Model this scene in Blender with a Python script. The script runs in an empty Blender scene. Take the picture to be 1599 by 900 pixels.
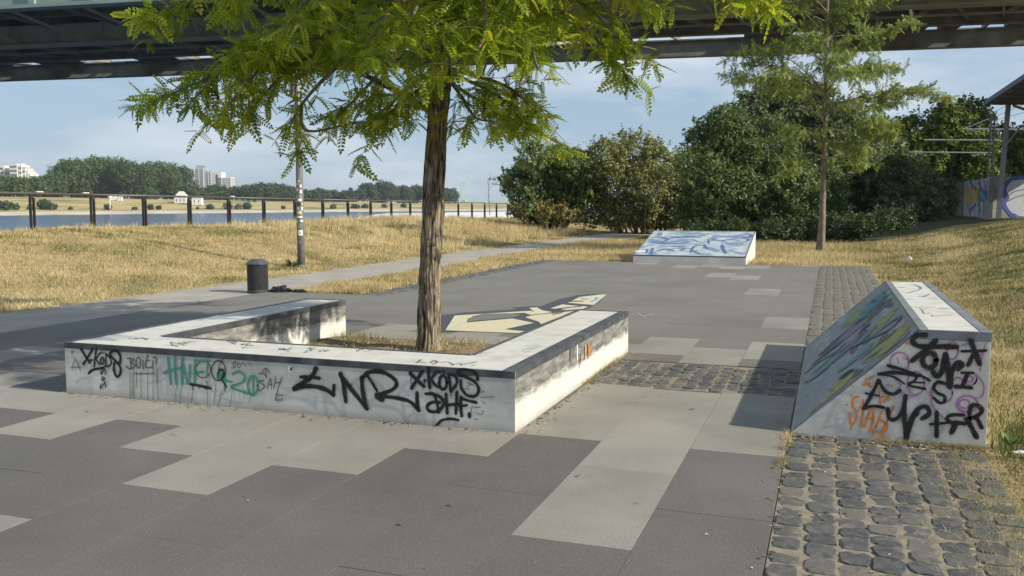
import bpy, math, random
import numpy as np
from mathutils import Vector, Matrix, noise as mn

random.seed(7); rng = np.random.default_rng(7)
SC = bpy.context.scene
COL = SC.collection
R = math.radians

# ------------------------------------------------------------------ camera
EYE = 1.6; F = 1396.05; PITCH = 0.09326; YAW = 0.34134
cam = bpy.data.cameras.new('camera'); camo = bpy.data.objects.new('camera', cam); COL.objects.link(camo)
cam.lens = F / 1599 * 36; cam.sensor_width = 36; cam.clip_start = 0.05; cam.clip_end = 9000
camo.location = (0, 0, EYE); camo.rotation_euler = (math.pi / 2 - PITCH, 0, YAW)
SC.camera = camo

# ------------------------------------------------------------------ sun and sky
SUN_EL, SUN_AZ = 32.0, -4.0          # azimuth counted from +X towards +Y
S = Vector((math.cos(R(SUN_EL)) * math.cos(R(SUN_AZ)), math.cos(R(SUN_EL)) * math.sin(R(SUN_AZ)), math.sin(R(SUN_EL))))
sl = bpy.data.lights.new('sun', 'SUN'); so = bpy.data.objects.new('sun', sl); COL.objects.link(so)
sl.energy = 5.0; sl.angle = R(0.53); sl.color = (1.0, 0.92, 0.78)
so.rotation_euler = S.to_track_quat('Z', 'Y').to_euler(); so.location = (30, -3, 40)
W = bpy.data.worlds.new('World'); SC.world = W; W.use_nodes = True
wt = W.node_tree; wn = wt.nodes; wl = wt.links; wn.clear()
wo = wn.new('ShaderNodeOutputWorld'); bg = wn.new('ShaderNodeBackground'); bg.inputs[1].default_value = 0.1
sky = wn.new('ShaderNodeTexSky'); sky.sky_type = 'NISHITA'; sky.sun_disc = False
sky.sun_elevation = R(SUN_EL); sky.sun_rotation = R(90 - SUN_AZ); sky.air_density = 1.15; sky.dust_density = 0.25; sky.ozone_density = 1.6
tc = wn.new('ShaderNodeTexCoord'); mp = wn.new('ShaderNodeMapping'); mp.inputs['Scale'].default_value = (2.0, 2.0, 8.0)
wl.new(tc.outputs['Generated'], mp.inputs[0])
cn = wn.new('ShaderNodeTexNoise'); cn.inputs['Scale'].default_value = 1.7; cn.inputs['Detail'].default_value = 7; cn.inputs['Roughness'].default_value = 0.55
wl.new(mp.outputs[0], cn.inputs['Vector'])
cr = wn.new('ShaderNodeValToRGB'); cr.color_ramp.elements[0].position = 0.46; cr.color_ramp.elements[1].position = 0.66
cr.color_ramp.elements[0].color = (0, 0, 0, 1); cr.color_ramp.elements[1].color = (.75, .75, .75, 1)
wl.new(cn.outputs[0], cr.inputs[0])
cm = wn.new('ShaderNodeMixRGB'); cm.inputs[2].default_value = (6.3, 6.8, 7.4, 1)
vm = wn.new('ShaderNodeMixRGB'); vm.inputs[0].default_value = 0.8; vm.inputs[2].default_value = (3.0, 4.15, 5.6, 1); wl.new(sky.outputs[0], vm.inputs[1])   # thin high veil of cloud
wl.new(cr.outputs[0], cm.inputs[0]); wl.new(vm.outputs[0], cm.inputs[1]); wl.new(cm.outputs[0], bg.inputs[0]); wl.new(bg.outputs[0], wo.inputs[0])
SC.view_settings.view_transform = 'Standard'; SC.view_settings.look = 'None'
SC.view_settings.exposure = 0.28; SC.view_settings.gamma = 1.0
SC.render.engine = 'CYCLES'
SC.cycles.max_bounces = 6; SC.cycles.transparent_max_bounces = 8

# ------------------------------------------------------------------ helpers
_f = np.array([-math.sin(YAW) * math.cos(PITCH), math.cos(YAW) * math.cos(PITCH), -math.sin(PITCH)])
_r = np.array([math.cos(YAW), math.sin(YAW), 0.0]); _u = np.cross(_r, _f)
_h = np.array([-math.sin(YAW), math.cos(YAW), 0.0])
def ray(px, py): return _f * F + _r * (px - 799.5) + _u * (450 - py)
def at(px, py, d):
    v = ray(px, py); q = v * (d / (v @ _h)); return Vector((q[0], q[1], q[2] + EYE))
def gnd(px, py, z=0.0):
    v = ray(px, py); q = v * ((z - EYE) / v[2]); return Vector((q[0], q[1], z))

def tag(o, label=None, cat=None, group=None, kind=None):
    if label: o['label'] = label
    if cat: o['category'] = cat
    if group: o['group'] = group
    if kind: o['kind'] = kind
    return o
def empty(name, loc=(0, 0, 0), rz=0):
    o = bpy.data.objects.new(name, None); COL.objects.link(o); o.location = loc; o.rotation_euler = (0, 0, rz)
    o.empty_display_size = 0.2; return o
def link(name, me, parent=None, loc=None):
    o = bpy.data.objects.new(name, me); COL.objects.link(o)
    if loc is not None: o.location = loc
    if parent is not None:
        o.parent = parent
        if loc is None:                     # geometry given in world space
            m = wmat(parent); o.matrix_local = m.inverted()
    return o
def wmat(o):
    m = Matrix.LocRotScale(o.location, o.rotation_euler, o.scale)
    if o.parent: m = wmat(o.parent) @ m
    return m
def copy_tree(o, parent=None):
    c = o.copy(); COL.objects.link(c)
    if parent: c.parent = parent
    for ch in o.children: copy_tree(ch, c)
    return c

class MB:
    def __init__(s): s.v = []; s.f = []; s.m = []; s.a = []
    def add(s, vs, fs, mi=0, va=None):
        b = len(s.v); s.a += list(va) if va is not None else [1.0] * len(vs); s.v += [tuple(v) for v in vs]; s.f += [tuple(i + b for i in f) for f in fs]; s.m += [mi] * len(fs)
    def box(s, x0, x1, y0, y1, z0, z1, mi=0):
        s.add([(x0, y0, z0), (x1, y0, z0), (x1, y1, z0), (x0, y1, z0), (x0, y0, z1), (x1, y0, z1), (x1, y1, z1), (x0, y1, z1)],
              [(0, 3, 2, 1), (4, 5, 6, 7), (0, 1, 5, 4), (1, 2, 6, 5), (2, 3, 7, 6), (3, 0, 4, 7)], mi)
    def bar(s, a, b, w, h, mi=0, up=(0, 0, 1)):
        a = Vector(a); b = Vector(b); d = (b - a).normalized(); u = Vector(up)
        if abs(d.dot(u)) > .98: u = Vector((0, 1, 0))
        x = d.cross(u).normalized(); u = x.cross(d)
        vs = [p + x * sx * w / 2 + u * sy * h / 2 for p in (a, b) for sx, sy in ((-1, -1), (1, -1), (1, 1), (-1, 1))]
        s.add(vs, [(0, 1, 2, 3), (7, 6, 5, 4), (0, 4, 5, 1), (1, 5, 6, 2), (2, 6, 7, 3), (3, 7, 4, 0)], mi)
    def tube(s, pts, rad, n=8, mi=0, cap=True):
        pts = [Vector(p) for p in pts]; m = len(pts)
        if not hasattr(rad, '__len__'): rad = [rad] * m
        vs = []; X = None
        for i, p in enumerate(pts):
            d = (pts[min(i + 1, m - 1)] - pts[max(i - 1, 0)])
            d = d.normalized() if d.length > 1e-9 else Vector((0, 0, 1))
            if X is None: X = d.orthogonal().normalized()
            X = (X - d * X.dot(d)); X = X.normalized() if X.length > 1e-6 else d.orthogonal().normalized()
            Y = d.cross(X)
            vs += [p + (X * math.cos(2 * math.pi * k / n) + Y * math.sin(2 * math.pi * k / n)) * rad[i] for k in range(n)]
        fs = [(i * n + k, i * n + (k + 1) % n, (i + 1) * n + (k + 1) % n, (i + 1) * n + k) for i in range(m - 1) for k in range(n)]
        if cap: fs += [tuple(range(n))[::-1], tuple((m - 1) * n + k for k in range(n))]
        s.add(vs, fs, mi)
    def lathe(s, prof, c=(0, 0, 0), n=24, mi=0):
        vs = [(c[0] + r * math.cos(2 * math.pi * k / n), c[1] + r * math.sin(2 * math.pi * k / n), c[2] + z) for r, z in prof for k in range(n)]
        fs = [(i * n + k, i * n + (k + 1) % n, (i + 1) * n + (k + 1) % n, (i + 1) * n + k) for i in range(len(prof) - 1) for k in range(n)]
        fs += [tuple(range(n))[::-1], tuple((len(prof) - 1) * n + k for k in range(n))]
        s.add(vs, fs, mi)
    def prism(s, poly, z0, z1, mi=0):
        n = len(poly)
        s.add([(x, y, z0) for x, y in poly] + [(x, y, z1) for x, y in poly],
              [tuple(range(n))[::-1], tuple(range(n, 2 * n))] + [(i, (i + 1) % n, n + (i + 1) % n, n + i) for i in range(n)], mi)
    def mesh(s, name, mats, smooth=False):
        me = bpy.data.meshes.new(name); me.from_pydata(s.v, [], s.f)
        for m in (mats if isinstance(mats, (list, tuple)) else [mats]): me.materials.append(m)
        me.polygons.foreach_set('material_index', s.m)
        if min(s.a, default=1) < 1: at_ = me.attributes.new('var', 'FLOAT', 'POINT'); at_.data.foreach_set('value', s.a)
        if smooth: me.polygons.foreach_set('use_smooth', [True] * len(s.f))
        me.update(); return me
    def build(s, name, mats, parent=None, smooth=False, bevel=0, loc=None):
        o = link(name, s.mesh(name, mats, smooth), parent, loc)
        if bevel:
            b = o.modifiers.new('bevel', 'BEVEL'); b.width = bevel; b.segments = 2; b.limit_method = 'ANGLE'; b.angle_limit = R(40)
        return o

def npmesh(name, V, Fa, mat, var=None, smooth=False):
    me = bpy.data.meshes.new(name); V = np.asarray(V, np.float32); Fa = np.asarray(Fa, np.int32)
    k = Fa.shape[1]; me.vertices.add(len(V)); me.vertices.foreach_set('co', V.ravel())
    me.loops.add(Fa.size); me.loops.foreach_set('vertex_index', Fa.ravel())
    me.polygons.add(len(Fa)); me.polygons.foreach_set('loop_start', np.arange(0, Fa.size, k, dtype=np.int32))
    me.polygons.foreach_set('loop_total', np.full(len(Fa), k, np.int32))
    if var is not None:
        a = me.attributes.new('var', 'FLOAT', 'POINT'); a.data.foreach_set('value', np.asarray(var, np.float32))
    if smooth: me.polygons.foreach_set('use_smooth', np.ones(len(Fa), bool))
    me.update(calc_edges=True)
    if mat: me.materials.append(mat)
    return me

def catmull(P, sub=5, closed=False):
    P = [Vector(p) for p in P]; n = len(P)
    if n < 3: return P
    out = []
    rngi = range(n if closed else n - 1)
    for i in rngi:
        g = (lambda j: P[j % n]) if closed else (lambda j: P[max(0, min(n - 1, j))])
        p0, p1, p2, p3 = g(i - 1), g(i), g(i + 1), g(i + 2)
        for k in range(sub):
            t = k / sub
            out.append(.5 * ((2 * p1) + (p2 - p0) * t + (2 * p0 - 5 * p1 + 4 * p2 - p3) * t * t + (3 * p1 - p0 - 3 * p2 + p3) * t ** 3))
    if not closed: out.append(P[-1])
    return out

# ------------------------------------------------------------------ materials
def base_mat(name, rough=0.8, spec=0.3):
    m = bpy.data.materials.new(name); m.use_nodes = True; nt = m.node_tree
    b = nt.nodes['Principled BSDF']; b.inputs['Roughness'].default_value = rough
    b.inputs['Specular IOR Level'].default_value = spec
    return m, nt, b
def plain(name, col, rough=0.6, metal=0.0, spec=0.4):
    m, nt, b = base_mat(name, rough, spec); b.inputs['Base Color'].default_value = (*col, 1); b.inputs['Metallic'].default_value = metal
    return m
def ramp(nt, fac, cols):
    r = nt.nodes.new('ShaderNodeValToRGB'); e = r.color_ramp.elements
    while len(e) < len(cols): e.new(0.5)
    for i, (p, c) in enumerate(cols): e[i].position = p; e[i].color = (*c, 1)
    nt.links.new(fac, r.inputs[0]); return r.outputs[0]
def nz(nt, vec, scale, detail=4, rough=0.55, dist=0.0):
    n = nt.nodes.new('ShaderNodeTexNoise'); n.inputs['Scale'].default_value = scale; n.inputs['Detail'].default_value = detail
    n.inputs['Roughness'].default_value = rough; n.inputs['Distortion'].default_value = dist
    if vec is not None: nt.links.new(vec, n.inputs['Vector'])
    return n.outputs[0]
def mix(nt, fac, a, b, mode='MIX'):
    n = nt.nodes.new('ShaderNodeMixRGB'); n.blend_type = mode
    for i, v in ((0, fac), (1, a), (2, b)):
        if isinstance(v, (int, float)): n.inputs[i].default_value = v if i == 0 else (v, v, v, 1)
        elif isinstance(v, tuple): n.inputs[i].default_value = (*v, 1)
        else: nt.links.new(v, n.inputs[i])
    return n.outputs[0]
def mth(nt, op, a, b=None, clamp=False):
    n = nt.nodes.new('ShaderNodeMath'); n.operation = op; n.use_clamp = clamp
    for i, v in ((0, a), (1, b)):
        if v is None: continue
        if isinstance(v, (int, float)): n.inputs[i].default_value = v
        else: nt.links.new(v, n.inputs[i])
    return n.outputs[0]
def mrange(nt, v, a, b, c=0.0, d=1.0):
    n = nt.nodes.new('ShaderNodeMapRange'); nt.links.new(v, n.inputs[0])
    for i, x in enumerate((a, b, c, d)): n.inputs[i + 1].default_value = x
    return n.outputs[0]
def bump(nt, b, h, strength=0.3, dist=0.01):
    n = nt.nodes.new('ShaderNodeBump'); n.inputs['Strength'].default_value = strength; n.inputs['Distance'].default_value = dist
    nt.links.new(h, n.inputs['Height']); nt.links.new(n.outputs[0], b.inputs['Normal'])
def objco(nt, sc=None):
    t = nt.nodes.new('ShaderNodeTexCoord'); o = t.outputs['Object']
    if sc:
        m = nt.nodes.new('ShaderNodeMapping'); m.inputs['Scale'].default_value = sc; nt.links.new(o, m.inputs[0]); o = m.outputs[0]
    return o
def pos(nt): return nt.nodes.new('ShaderNodeNewGeometry').outputs['Position']
def noisemat(name, cols, scale=5, rough=0.8, bs=40, bst=0.3, bd=0.005, detail=5, spec=0.3, world=True, metal=0.0):
    m, nt, b = base_mat(name, rough, spec); v = pos(nt) if world else objco(nt)
    c = ramp(nt, nz(nt, v, scale, detail), cols); nt.links.new(c, b.inputs['Base Color'])
    b.inputs['Metallic'].default_value = metal
    if bst: bump(nt, b, nz(nt, v, bs, 4), bst, bd)
    return m

def slab_mat(name, lo, hi, fleck, fl_amt):
    m, nt, b = base_mat(name, 0.78, 0.35); v = pos(nt)
    big = ramp(nt, nz(nt, v, 1.3, 5), [(0.3, lo), (0.7, hi)])
    oi = nt.nodes.new('ShaderNodeObjectInfo'); k = mrange(nt, oi.outputs['Random'], 0, 1, 0.94, 1.06)
    hs = nt.nodes.new('ShaderNodeHueSaturation'); nt.links.new(big, hs.inputs['Color']); nt.links.new(k, hs.inputs['Value'])
    sy_ = nt.nodes.new('ShaderNodeSeparateXYZ'); nt.links.new(v, sy_.inputs[0])
    far_pale = mth(nt, 'MULTIPLY', mrange(nt, mth(nt, 'ADD', sy_.outputs[1], mth(nt, 'MULTIPLY', nz(nt, v, .5, 4), 5)), 8.5, 14, 0, .42), mrange(nt, nz(nt, v, 2.2, 5), .3, .6, .7, 1))
    hs2 = mix(nt, far_pale, hs.outputs[0], (0.30, 0.285, 0.25))  # slab colour turns paler towards the far end, broken up by noise
    fine = nz(nt, v, 150, 4, 0.7)
    c = mix(nt, mrange(nt, fine, 0.36, 0.62, 0, 1), mix(nt, 0.42, hs2, (0, 0, 0)), mix(nt, 0.05, hs2, (1, .95, .85)))
    vo = nt.nodes.new('ShaderNodeTexVoronoi'); vo.inputs['Scale'].default_value = 85; nt.links.new(v, vo.inputs['Vector'])
    fl = mth(nt, 'MULTIPLY', mrange(nt, vo.outputs['Distance'], 0.12, 0.26, 1, 0), mth(nt, 'GREATER_THAN', nz(nt, v, 60, 1), 0.57))
    c = mix(nt, mth(nt, 'MULTIPLY', fl, fl_amt), c, fleck)
    st = mth(nt, 'MULTIPLY', mrange(nt, nz(nt, v, 0.55, 6, 0.65), 0.47, 0.7, 0, 1), 0.34)
    c = mix(nt, st, c, (0.06, 0.055, 0.05))
    sp = mrange(nt, nz(nt, v, 9, 2, 0.5), 0.70, 0.76, 0, 0.35)
    c = mix(nt, sp, c, (0.05, 0.045, 0.04))
    nt.links.new(c, b.inputs['Base Color']); chip = mrange(nt, nz(nt, v, 38, 2, 0.5), 0.74, 0.79, 0, 0.5); c = mix(nt, chip, c, (0.42, 0.40, 0.36))
    nt.links.new(c, b.inputs['Base Color']); bump(nt, b, fine, 0.25, 0.002); return m
M = {}
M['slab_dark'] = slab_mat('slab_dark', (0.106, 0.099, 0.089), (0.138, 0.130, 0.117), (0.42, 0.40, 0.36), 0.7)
M['slab_light'] = slab_mat('slab_light', (0.265, 0.248, 0.215), (0.335, 0.314, 0.275), (0.45, 0.43, 0.38), 0.35)
M['joint'] = noisemat('joint_sand', [(0.3, (0.045, 0.042, 0.036)), (0.7, (0.085, 0.078, 0.065))], 20)
M['mortar'] = noisemat('cobble_sand', [(0.3, (0.16, 0.135, 0.10)), (0.7, (0.30, 0.255, 0.19))], 14, bs=120, bst=0.6)
def cobble_mat():
    m, nt, b = base_mat('basalt_cobble', 0.62, 0.4); v = pos(nt)
    oi = nt.nodes.new('ShaderNodeObjectInfo')
    a = ramp(nt, oi.outputs['Random'], [(0.0, (0.045, 0.049, 0.055)), (0.5, (0.075, 0.078, 0.082)), (0.8, (0.10, 0.095, 0.085)), (1.0, (0.15, 0.135, 0.11))])
    n = nz(nt, v, 18, 5, 0.6)
    c = mix(nt, mrange(nt, n, 0.35, 0.7, 0, 0.65), a, (0.15, 0.14, 0.12))
    c = mix(nt, mrange(nt, nz(nt, v, 7, 4), 0.56, 0.72, 0, 0.75), c, (0.22, 0.19, 0.14))
    nt.links.new(c, b.inputs['Base Color']); bump(nt, b, nz(nt, v, 34, 6, 0.7), 0.6, 0.009); return m
M['cobble'] = cobble_mat()
def concrete(name, lo, hi, stain):
    m, nt, b = base_mat(name, 0.8, 0.3); v = pos(nt)
    c = ramp(nt, nz(nt, v, 3.2, 7, 0.6), [(0.3, lo), (0.66, hi)])
    g = nt.nodes.new('ShaderNodeNewGeometry'); sx = nt.nodes.new('ShaderNodeSeparateXYZ'); nt.links.new(g.outputs['Normal'], sx.inputs[0])
    sp = nt.nodes.new('ShaderNodeSeparateXYZ'); nt.links.new(v, sp.inputs[0])
    smear = nt.nodes.new('ShaderNodeMapping'); smear.inputs['Scale'].default_value = (2.2, 2.2, 9); nt.links.new(v, smear.inputs[0])
    sn = nz(nt, smear.outputs[0], 2.4, 7, 0.65, 0.4)
    if stain > 0:
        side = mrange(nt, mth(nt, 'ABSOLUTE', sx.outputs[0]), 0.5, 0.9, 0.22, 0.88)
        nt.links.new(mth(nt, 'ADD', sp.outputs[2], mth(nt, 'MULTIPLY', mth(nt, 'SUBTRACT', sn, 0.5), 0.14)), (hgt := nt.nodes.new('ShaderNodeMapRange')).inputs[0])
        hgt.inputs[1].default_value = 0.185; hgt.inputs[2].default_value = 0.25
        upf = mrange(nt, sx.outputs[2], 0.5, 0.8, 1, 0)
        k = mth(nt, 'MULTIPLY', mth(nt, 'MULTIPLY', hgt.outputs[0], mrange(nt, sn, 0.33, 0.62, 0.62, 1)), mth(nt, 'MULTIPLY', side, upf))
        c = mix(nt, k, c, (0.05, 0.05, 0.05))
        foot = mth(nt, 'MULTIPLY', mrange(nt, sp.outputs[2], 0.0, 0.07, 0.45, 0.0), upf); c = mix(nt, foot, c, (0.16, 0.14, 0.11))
    pits = mrange(nt, nz(nt, v, 26, 3, 0.6), 0.68, 0.75, 0, 0.55); c = mix(nt, pits, c, (0.12, 0.115, 0.10))
    form = nt.nodes.new('ShaderNodeMapping'); form.inputs['Scale'].default_value = (1.2, 1.2, 26); nt.links.new(v, form.inputs[0])
    c = mix(nt, mrange(nt, nz(nt, form.outputs[0], 1.6, 5, 0.6), 0.58, 0.72, 0, 0.22), c, (0.22, 0.21, 0.19))
    nt.links.new(c, b.inputs['Base Color']); bump(nt, b, nz(nt, v, 35, 5), 0.25, 0.004); return m
M['concrete'] = concrete('pale_concrete', (0.53, 0.52, 0.47), (0.70, 0.685, 0.63), 1)
M['ramp_conc'] = concrete('ramp_concrete', (0.50, 0.49, 0.45), (0.64, 0.63, 0.58), 0)
M['ledge_top'] = noisemat('worn_ledge_top', [(0.30, (0.45, 0.44, 0.41)), (0.48, (0.55, 0.54, 0.50)), (0.68, (0.61, 0.595, 0.555))], 6, 0.7, detail=8)
M['edge_steel'] = noisemat('worn_steel_edge', [(0.3, (0.035, 0.037, 0.042)), (0.6, (0.085, 0.088, 0.095)), (0.8, (0.17, 0.17, 0.17))], 7, 0.45, detail=8, spec=0.5)
M['coping'] = noisemat('grey_coping', [(0.3, (0.13, 0.14, 0.155)), (0.7, (0.23, 0.24, 0.26))], 6, 0.5, detail=8, spec=0.5)
def slope_mat():
    m, nt, b = base_mat('painted_slope', 0.5, 0.45)
    mp_ = nt.nodes.new('ShaderNodeMapping'); mp_.inputs['Scale'].default_value = (3.0, 0.9, 3.0); nt.links.new(pos(nt), mp_.inputs[0])
    n = nz(nt, mp_.outputs[0], 1.3, 8, 0.62, 1.1)
    c = ramp(nt, n, [(0.30, (0.17, 0.19, 0.22)), (0.42, (0.30, 0.33, 0.36)), (0.52, (0.24, 0.24, 0.25)), (0.60, (0.40, 0.42, 0.44)), (0.72, (0.27, 0.26, 0.28))])
    nt.links.new(c, b.inputs['Base Color']); return m
M['slope'] = slope_mat()
M['far_slope'] = noisemat('white_painted_slope', [(0.34, (0.15, 0.19, 0.28)), (0.46, (0.30, 0.35, 0.40)), (0.58, (0.46, 0.49, 0.49)), (0.7, (0.33, 0.39, 0.37))], 2.9, 0.6, detail=8)
def paint(name, col, wear=0.0):
    m, nt, b = base_mat(name, 0.5, 0.35); v = pos(nt)
    c = mix(nt, mrange(nt, nz(nt, v, 7, 4), .35, .7, 0, .35), col, tuple(min(1, x * 1.5 + .03) for x in col)); nt.links.new(c, b.inputs['Base Color'])
    a = nt.nodes.new('ShaderNodeAttribute'); a.attribute_name = 'var'
    e = mth(nt, 'ADD', a.outputs['Fac'], mth(nt, 'MULTIPLY', mth(nt, 'SUBTRACT', nz(nt, v, 160, 3, .6), .5), .55))
    al = mrange(nt, e, .04, .40, 0, 1)
    if wear: al = mth(nt, 'MULTIPLY', al, mrange(nt, nz(nt, v, 45, 4, 0.7), 0.58, 0.70, 1, 1 - wear))
    t = nt.nodes.new('ShaderNodeBsdfTransparent'); mx = nt.nodes.new('ShaderNodeMixShader'); nt.links.new(mth(nt, 'MULTIPLY', al, 1.0, True), mx.inputs[0])
    nt.links.new(t.outputs[0], mx.inputs[1]); nt.links.new(b.outputs[0], mx.inputs[2]); nt.links.new(mx.outputs[0], nt.nodes['Material Output'].inputs[0]); return m
M['black'] = paint('black_spray', (0.010, 0.010, 0.012), 0.4)
M['grey_ink'] = paint('grey_marker', (0.11, 0.11, 0.105), 0.9)
M['green_ink'] = paint('green_spray', (0.045, 0.27, 0.20), 0.8)
M['orange_ink'] = paint('orange_spray', (0.62, 0.19, 0.03), 0.6)
M['purple_ink'] = paint('purple_spray', (0.36, 0.15, 0.34), 0.7)
M['olive_ink'] = paint('olive_yellow_spray', (0.30, 0.30, 0.11), 0.8)
M['yellow_ink'] = paint('yellow_spray', (0.65, 0.62, 0.05), 0.6)
M['blue_ink'] = paint('blue_spray', (0.07, 0.12, 0.27), 0.6)
M['lblue_ink'] = paint('light_blue_spray', (0.10, 0.33, 0.55), 0.6)
M['slate_ink'] = paint('slate_spray', (0.10, 0.115, 0.14), 0.8)
M['pink_ink'] = paint('faded_pink_spray', (0.50, 0.36, 0.36), 0.7)
M['cream'] = noisemat('cream_paint', [(0.3, (0.52, 0.47, 0.31)), (0.7, (0.64, 0.58, 0.40))], 12, 0.6, detail=6)
M['navy'] = noisemat('dark_blue_outline_paint', [(0.3, (0.045, 0.05, 0.06)), (0.7, (0.085, 0.09, 0.105))], 12, 0.6, detail=6)

def grass_var_mat(name, cols, trans=0.25):
    m, nt, b = base_mat(name, 0.75, 0.2)
    a = nt.nodes.new('ShaderNodeAttribute'); a.attribute_name = 'var'
    c = ramp(nt, a.outputs['Fac'], cols); nt.links.new(c, b.inputs['Base Color'])
    if trans:
        t = nt.nodes.new('ShaderNodeBsdfTranslucent'); nt.links.new(c, t.inputs[0])
        mx = nt.nodes.new('ShaderNodeMixShader'); mx.inputs[0].default_value = trans
        nt.links.new(b.outputs[0], mx.inputs[1]); nt.links.new(t.outputs[0], mx.inputs[2]); nt.links.new(mx.outputs[0], nt.nodes['Material Output'].inputs[0])
    return m
M['grass'] = grass_var_mat('dry_grass_blades', [(0.0, (0.09, 0.12, 0.03)), (0.25, (0.19, 0.19, 0.06)), (0.42, (0.34, 0.275, 0.13)), (0.62, (0.50, 0.40, 0.205)), (0.82, (0.60, 0.48, 0.25)), (1.0, (0.70, 0.60, 0.37))])
def ground_mat():
    m, nt, b = base_mat('dry_ground', 0.9, 0.15); v = pos(nt)
    n1 = nz(nt, v, 0.33, 6, 0.6); n2 = nz(nt, v, 9, 6, 0.7); n3 = nz(nt, v, 60, 4, 0.7)
    c = ramp(nt, n2, [(0.28, (0.24, 0.18, 0.09)), (0.5, (0.40, 0.305, 0.155)), (0.72, (0.52, 0.41, 0.23))])
    c = mix(nt, mrange(nt, n1, 0.53, 0.66, 0, 0.55), c, (0.17, 0.18, 0.065))
    c = mix(nt, mrange(nt, n3, 0.35, 0.65, 0.25, 0), c, (0.12, 0.09, 0.05))
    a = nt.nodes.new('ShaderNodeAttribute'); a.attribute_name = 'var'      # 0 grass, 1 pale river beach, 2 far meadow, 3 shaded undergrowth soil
    n4 = nz(nt, v, 0.03, 6, 0.65); st = nt.nodes.new('ShaderNodeMapping'); st.inputs['Scale'].default_value = (0.05, 0.012, 1); nt.links.new(v, st.inputs[0])
    n5 = nz(nt, st.outputs[0], 1.0, 6, 0.6)
    far = ramp(nt, n5, [(0.36, (0.13, 0.135, 0.055)), (0.48, (0.36, 0.29, 0.14)), (0.62, (0.45, 0.365, 0.185))])
    beach = ramp(nt, n4, [(0.35, (0.38, 0.33, 0.25)), (0.6, (0.56, 0.50, 0.39))])
    c = mix(nt, mrange(nt, a.outputs['Fac'], 0.0, 1.0), c, beach)
    c = mix(nt, mrange(nt, a.outputs['Fac'], 1.0, 2.0), c, far)
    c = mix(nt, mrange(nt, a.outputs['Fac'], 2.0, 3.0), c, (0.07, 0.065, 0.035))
    nt.links.new(c, b.inputs['Base Color']); bump(nt, b, n2, 0.7, 0.06); return m
M['ground'] = ground_mat()
M['path'] = noisemat('grey_gravel_path', [(0.3, (0.27, 0.245, 0.21)), (0.7, (0.38, 0.35, 0.30))], 1.5, 0.9, bs=90, bst=0.5, detail=8)
M['soil'] = noisemat('dry_soil', [(0.3, (0.13, 0.095, 0.055)), (0.7, (0.33, 0.25, 0.15))], 12, 0.95, bs=60, bst=0.8, bd=0.02, detail=6)
def water_mat():
    m, nt, b = base_mat('river_water', 0.16, 0.5); b.inputs['Base Color'].default_value = (0.03, 0.065, 0.125, 1)
    b.inputs['IOR'].default_value = 1.33
    mp_ = nt.nodes.new('ShaderNodeMapping'); mp_.inputs['Scale'].default_value = (0.5, 0.5, 1); nt.links.new(pos(nt), mp_.inputs[0])
    bump(nt, b, nz(nt, mp_.outputs[0], 0.9, 6, 0.65), 1.0, 0.9); return m
M['water'] = water_mat()
M['gravel'] = noisemat('pale_sheet', [(0.3, (0.55, 0.54, 0.51)), (0.7, (0.78, 0.77, 0.74))], 0.05, 0.9, bs=2, bst=0.4, bd=0.2, detail=8)  # pale mottled colour of the low sheet lying in the river
def bark_mat():
    m, nt, b = base_mat('furrowed_bark', 0.9, 0.15); v = objco(nt, (1, 1, 0.22))
    n = nz(nt, v, 24, 6, 0.65, 0.6)
    vo = nt.nodes.new('ShaderNodeTexVoronoi'); vo.feature = 'DISTANCE_TO_EDGE'; vo.inputs['Scale'].default_value = 17
    vm_ = nt.nodes.new('ShaderNodeMapping'); vm_.inputs['Scale'].default_value = (1, 1, .15); nt.links.new(mix(nt, .07, pos(nt), nt.nodes.new('ShaderNodeTexNoise').outputs['Color'], 'ADD'), vm_.inputs[0]); nt.links.new(vm_.outputs[0], vo.inputs['Vector'])
    n = mth(nt, 'MULTIPLY', n, mrange(nt, vo.outputs['Distance'], 0.0, 0.14, 0.74, 1.06))
    c = ramp(nt, n, [(0.34, (0.045, 0.034, 0.025)), (0.46, (0.20, 0.16, 0.118)), (0.64, (0.40, 0.335, 0.25))])
    sp = nt.nodes.new('ShaderNodeSeparateXYZ'); nt.links.new(pos(nt), sp.inputs[0])
    band = mth(nt, 'MULTIPLY', mrange(nt, sp.outputs[2], 2.15, 2.45, 0, 1), mrange(nt, sp.outputs[2], 2.6, 2.8, 1, 0))
    c = mix(nt, mth(nt, 'MULTIPLY', band, mrange(nt, nz(nt, pos(nt), 9, 5), 0.46, 0.56, 0, 0.75)), c, (0.36, 0.26, 0.02))
    c = mix(nt, mrange(nt, nz(nt, pos(nt), 3, 5), 0.5, 0.7, 0, 0.35), c, (0.10, 0.115, 0.06))
    nt.links.new(c, b.inputs['Base Color']); bump(nt, b, n, 1.0, 0.02); return m
M['bark'] = bark_mat()
M['twig'] = noisemat('young_bark', [(0.3, (0.10, 0.08, 0.05)), (0.7, (0.22, 0.18, 0.12))], 20, 0.9)
def leaf_mat(name, cols, trans=0.4, rough=0.5, tint=(1.25, 1.35, 0.7)):
    m, nt, b = base_mat(name, rough, 0.35)
    a = nt.nodes.new('ShaderNodeAttribute'); a.attribute_name = 'var'
    c = ramp(nt, a.outputs['Fac'], cols); nt.links.new(c, b.inputs['Base Color'])
    t = nt.nodes.new('ShaderNodeBsdfTranslucent'); nt.links.new(mix(nt, 1.0, c, tint, 'MULTIPLY'), t.inputs[0])
    mx = nt.nodes.new('ShaderNodeMixShader'); mx.inputs[0].default_value = trans
    nt.links.new(b.outputs[0], mx.inputs[1]); nt.links.new(t.outputs[0], mx.inputs[2]); nt.links.new(mx.outputs[0], nt.nodes['Material Output'].inputs[0])
    return m
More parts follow.
